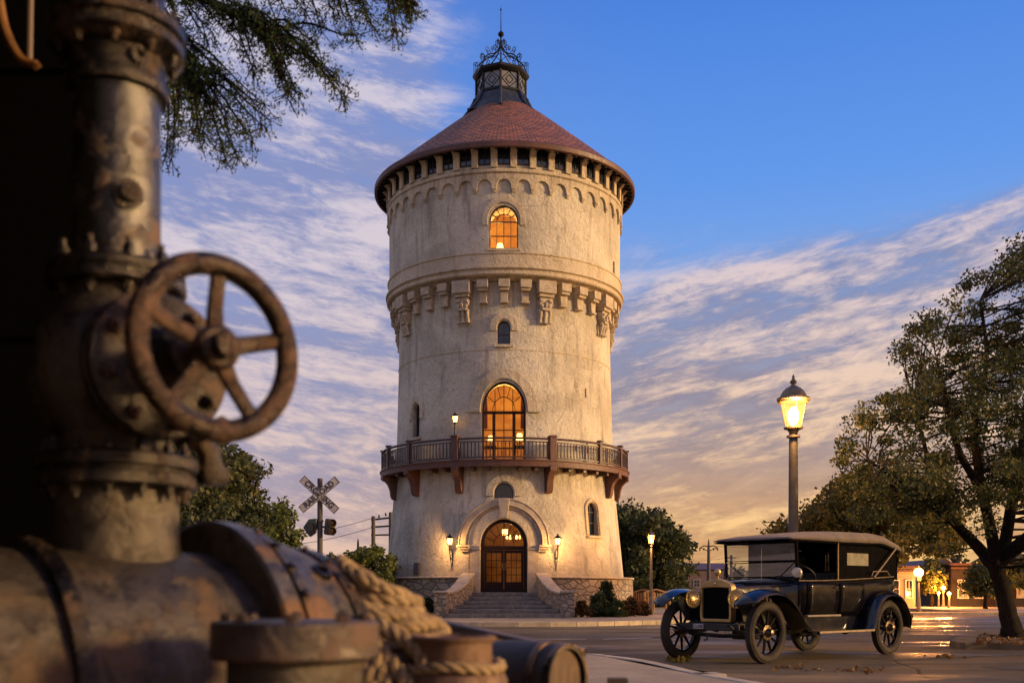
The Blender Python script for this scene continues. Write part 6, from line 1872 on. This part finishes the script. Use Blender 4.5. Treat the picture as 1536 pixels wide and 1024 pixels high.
bolts(.097, 1.49, 10, .011, .018, f2, ph=.35); bolts(.097, 1.448, 10, .009, .012, f2, down=True, ph=.35)
lz([(.072, 1.49), (.072, 1.86)], M['rust_grey'], 'riser_pipe')
f3 = lz([(.07, 1.79), (.084, 1.792), (.086, 1.80), (.084, 1.812), (.080, 1.816), (.080, 1.852), (.105, 1.862), (.112, 1.868), (.112, 1.882), (.106, 1.886), (.106, 1.890), (.114, 1.894), (.114, 1.910), (.08, 1.914), (.078, 2.3)], M['rust2'], 'top_flange')
bolts(.096, 1.912, 10, .010, .016, f3); bolts(.096, 1.864, 10, .009, .012, f3, down=True)
b = MB(); c = riser + Vector((0, 0, 1.60 - ORG.z)); dd_ = (NN * .96 - AX * .2).normalized(); b.lathe([(.026, .060), (.026, .078), (.016, .080), (.014, .090), (0, .092)], 16, c, dd_); b.build('plug', M['rust2'], pw_)
b = MB(); c = riser + Vector((0, 0, 1.835 - ORG.z)); b.lathe([(.016, .07), (.016, .088), (.006, .09), (.005, .082), (0, .082)], 16, c, NN); b.build('plug', M['rust2'], pw_)

# bonnet, stem and handwheel, pointing out along NN
VC = riser + Vector((0, 0, 1.300 - ORG.z))
def ln(prof, m, name, n=48, parent=None, c=VC, caps=False):
    b = MB(); b.lathe(prof, n, c, NN, caps=caps); return b.build(name, m, parent or pw_)
bn_ = ln([(.085, 0), (.085, .115), (.105, .118), (.118, .122), (.120, .128), (.120, .140), (.116, .144), (.112, .146), (.119, .149), (.119, .163), (.115, .166), (.06, .168), (.048, .18), (.040, .21), (.030, .235), (.030, .25), (.036, .252), (.036, .268), (.018, .270), (.014, .275), (.014, .36)], M['rust2'], 'bonnet')
qn = NN.to_track_quat('Z', 'Y').to_matrix()
for k in range(8):
    a = 2 * PI * (k + .3) / 8; b = MB(); c = VC + qn @ Vector((.095 * math.cos(a), .095 * math.sin(a), .166)); b.bolt(c, NN, .013, .014); b.lathe([(.007, 0), (.007, .024), (0, .025)], 8, c, NN); b.build('bolt', M['rust3'], bn_)
HW = VC + NN * .338; RW = .1255
wt = bpy.data.objects.new('handwheel', None); COL.objects.link(wt); wt.parent = pw_; wt.location = HW; wt.rotation_euler = NN.to_track_quat('Z', 'Y').to_euler(); wt['label'] = 'round five spoked rusty handwheel'
b = MB(); b.lathe([(RW + .0175 * math.cos(a), .0175 * math.sin(a)) for a in np.linspace(0, 2 * PI, 17)], 72, caps=False); b.build('rim', M['rust3'], wt)
b = MB(); b.lathe([(.0, -.03), (.030, -.03), (.034, -.02), (.034, .012), (.029, .018), (.020, .019), (.020, .034), (.017, .037), (.0, .037)], 28); b.build('hub', M['rust3'], wt)
for k in range(5):
    a = 2 * PI * k / 5 + R(SPOKE0); c_, s_ = math.cos(a), math.sin(a)
    b = MB(); secs = []
    for r_, w_, h_, z_ in ((.025, .016, .012, -.006), (.06, .0135, .010, -.010), (.10, .013, .0095, -.006), (.124, .016, .012, -.001)):
        e = Vector((c_, s_, 0)); pnt = Vector((-s_, c_, 0))
        secs.append([e * r_ + pnt * (w_ * math.cos(t)) + Vector((0, 0, z_ + h_ * math.sin(t))) for t in np.linspace(0, 2 * PI, 11)[:-1]])
    b.loft(secs); b.build('spoke', M['rust3'], wt)
# small drain valve and chain behind the body, seen past its right side
b = MB(); bs_ = riser + Vector((0, 0, 1.22 - ORG.z)) + AX * .10
b.tube([bs_ - AX * .04, bs_ + AX * .05, bs_ + AX * .075 - UP * .03, bs_ + AX * .08 - UP * .07], .021, 12); b.lathe([(.034, 0), (.034, .02), (.03, .022)], 12, bs_ + AX * .02, AX); b.lathe([(.03, 0), (.034, .012), (.034, .03), (.02, .034)], 12, bs_ + AX * .08 - UP * .09, UP)
b.tube([bs_ + AX * .06 + NN * .0, bs_ + AX * .06 + NN * .07], .012, 8); b.lathe([(.024, 0), (.028, .01), (.0, .02)], 8, bs_ + AX * .06 + NN * .065, NN)
b.build('drain_valve', M['rust2'], pw_)
for sgn in (1,):
    b = MB(); c = pwz = VC; b.lathe([(.075, 0), (.075, .10), (.104, .104), (.106, .108), (.106, .122), (.1, .126), (0, .13)], 40, VC, -NN if sgn > 0 else -AX); b.build('blank_flange', M['rust2'], pw_)

# unseen shelter added to block sky light: roof above the view, walls back and side
sh = thing('sky_blocker', (-1.6, .6, 0), 'unseen dark timber shelter added over the rusty pipework to block sky light', 'shelter')
shm = mat('blocker_boards', (.030, .022, .016), .9, 0, (.02, .015, .011), 5, .004, 20)
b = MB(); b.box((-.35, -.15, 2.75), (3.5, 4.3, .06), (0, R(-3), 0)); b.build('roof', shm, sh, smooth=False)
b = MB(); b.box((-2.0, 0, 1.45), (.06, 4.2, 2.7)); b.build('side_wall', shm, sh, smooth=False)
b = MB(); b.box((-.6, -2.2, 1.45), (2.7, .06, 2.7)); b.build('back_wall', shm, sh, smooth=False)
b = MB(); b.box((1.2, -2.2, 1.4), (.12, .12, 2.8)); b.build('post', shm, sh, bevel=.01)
# black casing added behind, standing in for the dark left side and blocking light
cs = thing('dark_fill_casing', (-1.9, 2.75, DECK), 'tall black casing added behind the rusty riser pipe to stand in for the dark there', 'casing')
b = MB(); b.box((-.05, -.2, 1.25), (1.98, .2, 2.5)); b.build('casing_body', M['dark_fill'], cs, bevel=.01)
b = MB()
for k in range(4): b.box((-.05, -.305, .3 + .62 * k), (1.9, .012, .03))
b.build('seams', M['dark_fill'], cs, smooth=False)
hk = thing('hook_bracket', P(34, 60, 2.28), 'curved rusty iron bracket with a grey rod on the black casing', 'bracket')
def hp(x_, y_): return P(x_, y_, 2.26) - hk.location
b = MB(); b.tube(smoothpath([tuple(hp(-6, -30)), tuple(hp(2, 20)), tuple(hp(8, 45)), tuple(hp(20, 72)), tuple(hp(34, 90)), tuple(hp(54, 98))], 4), .010, 8); b.lathe([(0, -.01), (.012, 0), (0, .01)], 8, hp(54, 98)); b.build('curved_arm', mat('orange_rust', (.24, .11, .03), .6, .3, (.12, .055, .02), 20), hk)
b = MB(); b.tube([hp(46, -30), hp(44, 92)], .0065, 8); b.build('rod', mat('grey_rod', (.16, .12, .10), .5, .5), hk)

# capped stub in front of the pipe
sx = P(443, 930, 1.55)
stb = thing('capped_stub', (sx.x, 1.55, DECK), 'short upright pipe with a thick round rusty lid in front of the coupling', 'pipe')
zt_ = sx.z - DECK
b = MB(); b.lathe([(.098, 0), (.098, zt_ - .05)], 48); b.build('stub_body', M['rust1'], stb)
b = MB(); b.lathe([(.094, zt_ - .056), (.118, zt_ - .056), (.122, zt_ - .052), (.122, zt_ - .004), (.118, zt_), (.0, zt_ + .002)], 56); b.build('lid', rust_mat('lid_rust', (.11, .09, .075), (.11, .06, .035), (.04, .03, .025), .45, .7, .003, 9), stb, bevel=.002)
for k in range(8):
    a = 2 * PI * (k + .2) / 8; b = MB(); b.bolt((.098 * math.cos(a), .098 * math.sin(a), zt_), UP, .010, .011); b.build('bolt', M['rust3'], stb)

# rope
def rope_mat():
    m = bpy.data.materials.new('hemp_rope'); m.use_nodes = True
    t = NT(m.node_tree); b_ = t.n['Principled BSDF']; tcn = t.new('ShaderNodeTexCoord')
    c = t.mix(t.smooth(t.noise(tcn.outputs['Object'], 9, 5), .35, .65), (.38, .27, .145, 1), (.25, .175, .095, 1))
    c = t.mix(t.math('MULTIPLY', t.smooth(t.noise(tcn.outputs['Object'], 60, 6, .7), .5, .65), .6), c, (.10, .065, .035, 1))
    t.put(b_.inputs['Base Color'], c); b_.inputs['Roughness'].default_value = .95; b_.inputs['Specular IOR Level'].default_value = .15
    bn = t.new('ShaderNodeBump'); bn.inputs['Distance'].default_value = .003; t.put(bn.inputs['Height'], t.noise(tcn.outputs['Object'], 180, 5, .7)); t.l.new(bn.outputs[0], b_.inputs['Normal'])
    return m
M['rope'] = rope_mat()


def rope(b, pts, r=.0135, lay=.075, closed=False):
    """three strands twisted along a path"""
    pts = [Vector(p) for p in pts]
    L = [0]
    for i in range(1, len(pts)): L.append(L[-1] + (pts[i] - pts[i - 1]).length)
    n = max(12, int(L[-1] / .008)); S_ = [L[-1] * i / n for i in range(n + 1)]
    fr = []; j = 0; u = None
    for s_ in S_:
        while j < len(L) - 2 and L[j + 1] < s_: j += 1
        t = (s_ - L[j]) / max(1e-9, L[j + 1] - L[j]); p = pts[j].lerp(pts[j + 1], t); d = (pts[j + 1] - pts[j]).normalized()
        if u is None: u = d.cross(UP if abs(d.z) < .9 else AX).normalized()
        else: u = (u - d * u.dot(d)).normalized()
        fr.append((p, d, u.copy()))
    for k in range(3):
        sp = []
        for (p, d, u_), s_ in zip(fr, S_):
            a = 2 * PI * (k / 3 + s_ / lay); w_ = d.cross(u_); sp.append(p + (u_ * math.cos(a) + w_ * math.sin(a)) * r * .52)
        b.tube(sp, r * .60, 7)


g = random.Random(4)
rc0 = P(588, 930, 1.98)
rt = thing('rope_coil', (rc0.x, 2.05, .79), 'heaped coil of thick tan rope with loose ends hanging down', 'rope')
b = MB(); pts = []
NT_ = 14
for i in range(NT_ * 26):
    t = i / (NT_ * 26); a = 2 * PI * i / 26
    lay_ = i / 26
    rr = (.112 - .06 * t ** 1.6) * (1 + .09 * math.sin(a * 1.0 + lay_ * 1.7)) + .006 * math.sin(a * 3 + lay_)
    pts.append(Vector((rr * 1.15 * math.cos(a) - .035 * t - .01, rr * math.sin(a), .016 + .150 * t + .012 * math.sin(a + lay_ * 1.3) + .030 * t * math.cos(a + PI))))
rope(b, pts, .0125)
b.build('coil', M['rope'], rt)
for (pts_) in (
    [P(520, 935, 1.93), P(560, 935, 1.89), P(600, 955, 1.87), P(625, 975, 1.86), P(650, 1010, 1.84), P(690, 1040, 1.82)],
    [P(520, 950, 1.92), P(550, 955, 1.88), P(580, 985, 1.86), P(600, 1010, 1.84), P(625, 1050, 1.82)],
    [P(545, 940, 1.90), P(560, 975, 1.86), P(572, 1010, 1.84), P(585, 1050, 1.82)],
    [P(545, 990, 1.86), P(556, 1010, 1.84), P(560, 1060, 1.82)]):
    b = MB(); rope(b, [Vector(p) - rt.location for p in smoothpath([tuple(p) for p in pts_], 6)], .0145); b.build('loose_end', M['rope'], rt)
cr_ = thing('wooden_crate', (rc0.x - .03, 2.10, DECK), 'rough wooden crate under the rope coil', 'crate')
for k in range(4):
    for sy in (-.11, .11): b = MB(); b.box((0, sy, .022 + .042 * k), (.26, .012, .036)); b.build('slat', M['deck'], cr_, bevel=.003)
b = MB(); b.box((0, 0, .165), (.27, .25, .012)); b.build('lid', M['deck'], cr_, bevel=.003)

# short stub with a wide foot
sx = P(678, 952, 1.90)
s2 = thing('pipe_stub', (sx.x, 1.90, DECK), 'short brown rusty pipe stub with a wide foot ring to the right of the rope', 'pipe')
zt_ = sx.z - DECK; k_ = 1.90 / FPX
stub_m = rust_mat('brown_stub', (.15, .085, .05), (.17, .085, .04), (.06, .035, .022), .6, .35, .002, 10)
b = MB(); b.lathe([(.072, 0), (.072, zt_ - .012), (.078, zt_ - .010), (.080, zt_ - .002), (.076, zt_), (.066, zt_), (.064, zt_ - .02), (.0, zt_ - .022)], 48); b.build('stub_body', stub_m, s2)
b = MB(); zf = P(0, 1008, 1.9).z - DECK; b.lathe([(.07, 0), (.100, 0), (.100, zf - .012), (.094, zf), (.074, zf + .004)], 48); b.build('foot_ring', stub_m, s2)
b = MB(); rope(b, [Vector((.088 * math.cos(a), .088 * math.sin(a), zf + .012 + .004 * math.sin(3 * a))) for a in np.linspace(0, 2 * PI, 40)], .010); b.build('lashing', M['rope'], s2)

# small keg on its side
kd = 2.55; kc = P(853, 1018, kd)
keg = thing('wooden_keg', (kc.x, kd, kc.z - .085), 'small dark wooden keg lying on its side with iron hoops', 'barrel')
KA = Vector((-.80, .60, -.0)).normalized(); KC = Vector((0, 0, .085))
kr = .082
kegm = mat('keg_wood', (.055, .035, .022), .6, 0, (.03, .02, .014), 9, .003, 30); endm = mat('keg_end', (.13, .075, .035), .7, 0, (.07, .04, .02), 14, .003, 30, stretch=(6, 6, 1)); hoop = rust_mat('hoop', (.09, .07, .055), (.24, .12, .04), (.04, .03, .02), .35, .8, .001, 12)
b = MB(); b.lathe([(kr - .008, 0), (kr * 1.0, 0), (kr * 1.08, .07), (kr * 1.12, .14), (kr * 1.08, .21), (kr, .28), (0, .28)], 40, KC, KA, caps=False); b.build('staves', kegm, keg)
b = MB(); b.lathe([(0, .012), (kr - .006, .012)], 40, KC, KA, caps=False); b.build('head', endm, keg)
for t0, rr in ((.0, kr), (.05, kr * 1.06), (.22, kr * 1.08)):
    b = MB(); b.lathe([(rr - .002, t0 - .001), (rr + .004, t0 - .001), (rr * 1.02 + .004, t0 + .018), (rr * 1.02 - .002, t0 + .018)], 48, KC, KA, caps=False); b.build('hoop', hoop, keg)
# timber beam with an iron strap running behind the keg
pa, pb_ = P(650, 928, 3.15), P(862, 974, 2.88)
bm_ = thing('timber_beam', (pa + pb_) / 2 * 1.0, 'dark squared timber beam behind the keg and the pipe stub', 'beam')
bm_.location.z = DECK
d = (pb_ - pa); L_ = d.length; rot = Vector((d.x, d.y, d.z)).to_track_quat('X', 'Z').to_matrix()
b = MB(); b.box(Vector((0, 0, (pa.z + pb_.z) / 2 - DECK - .02)), (L_, .05, .045), rot); b.build('beam', mat('beam_wood', (.10, .062, .040), .5, 0, (.06, .04, .028), 8, .003, 20), bm_, bevel=.006)
for s_ in (-.4, .38):
    b = MB(); hh = (pa.z + pb_.z) / 2 - DECK - .05 + s_ * d.normalized().z * 1.0; b.box(Vector((s_ * d.x / L_, s_ * d.y / L_, hh / 2)), (.05, .05, hh)); b.build('leg', M['deck'], bm_)
b = MB(); b.box(Vector((d.x / L_ * L_ * .44, d.y / L_ * L_ * .44, (pa.z + pb_.z) / 2 - DECK - .018 + d.z * .44)), (.10, .056, .052), rot); b.build('end_strap', hoop, bm_, bevel=.004)
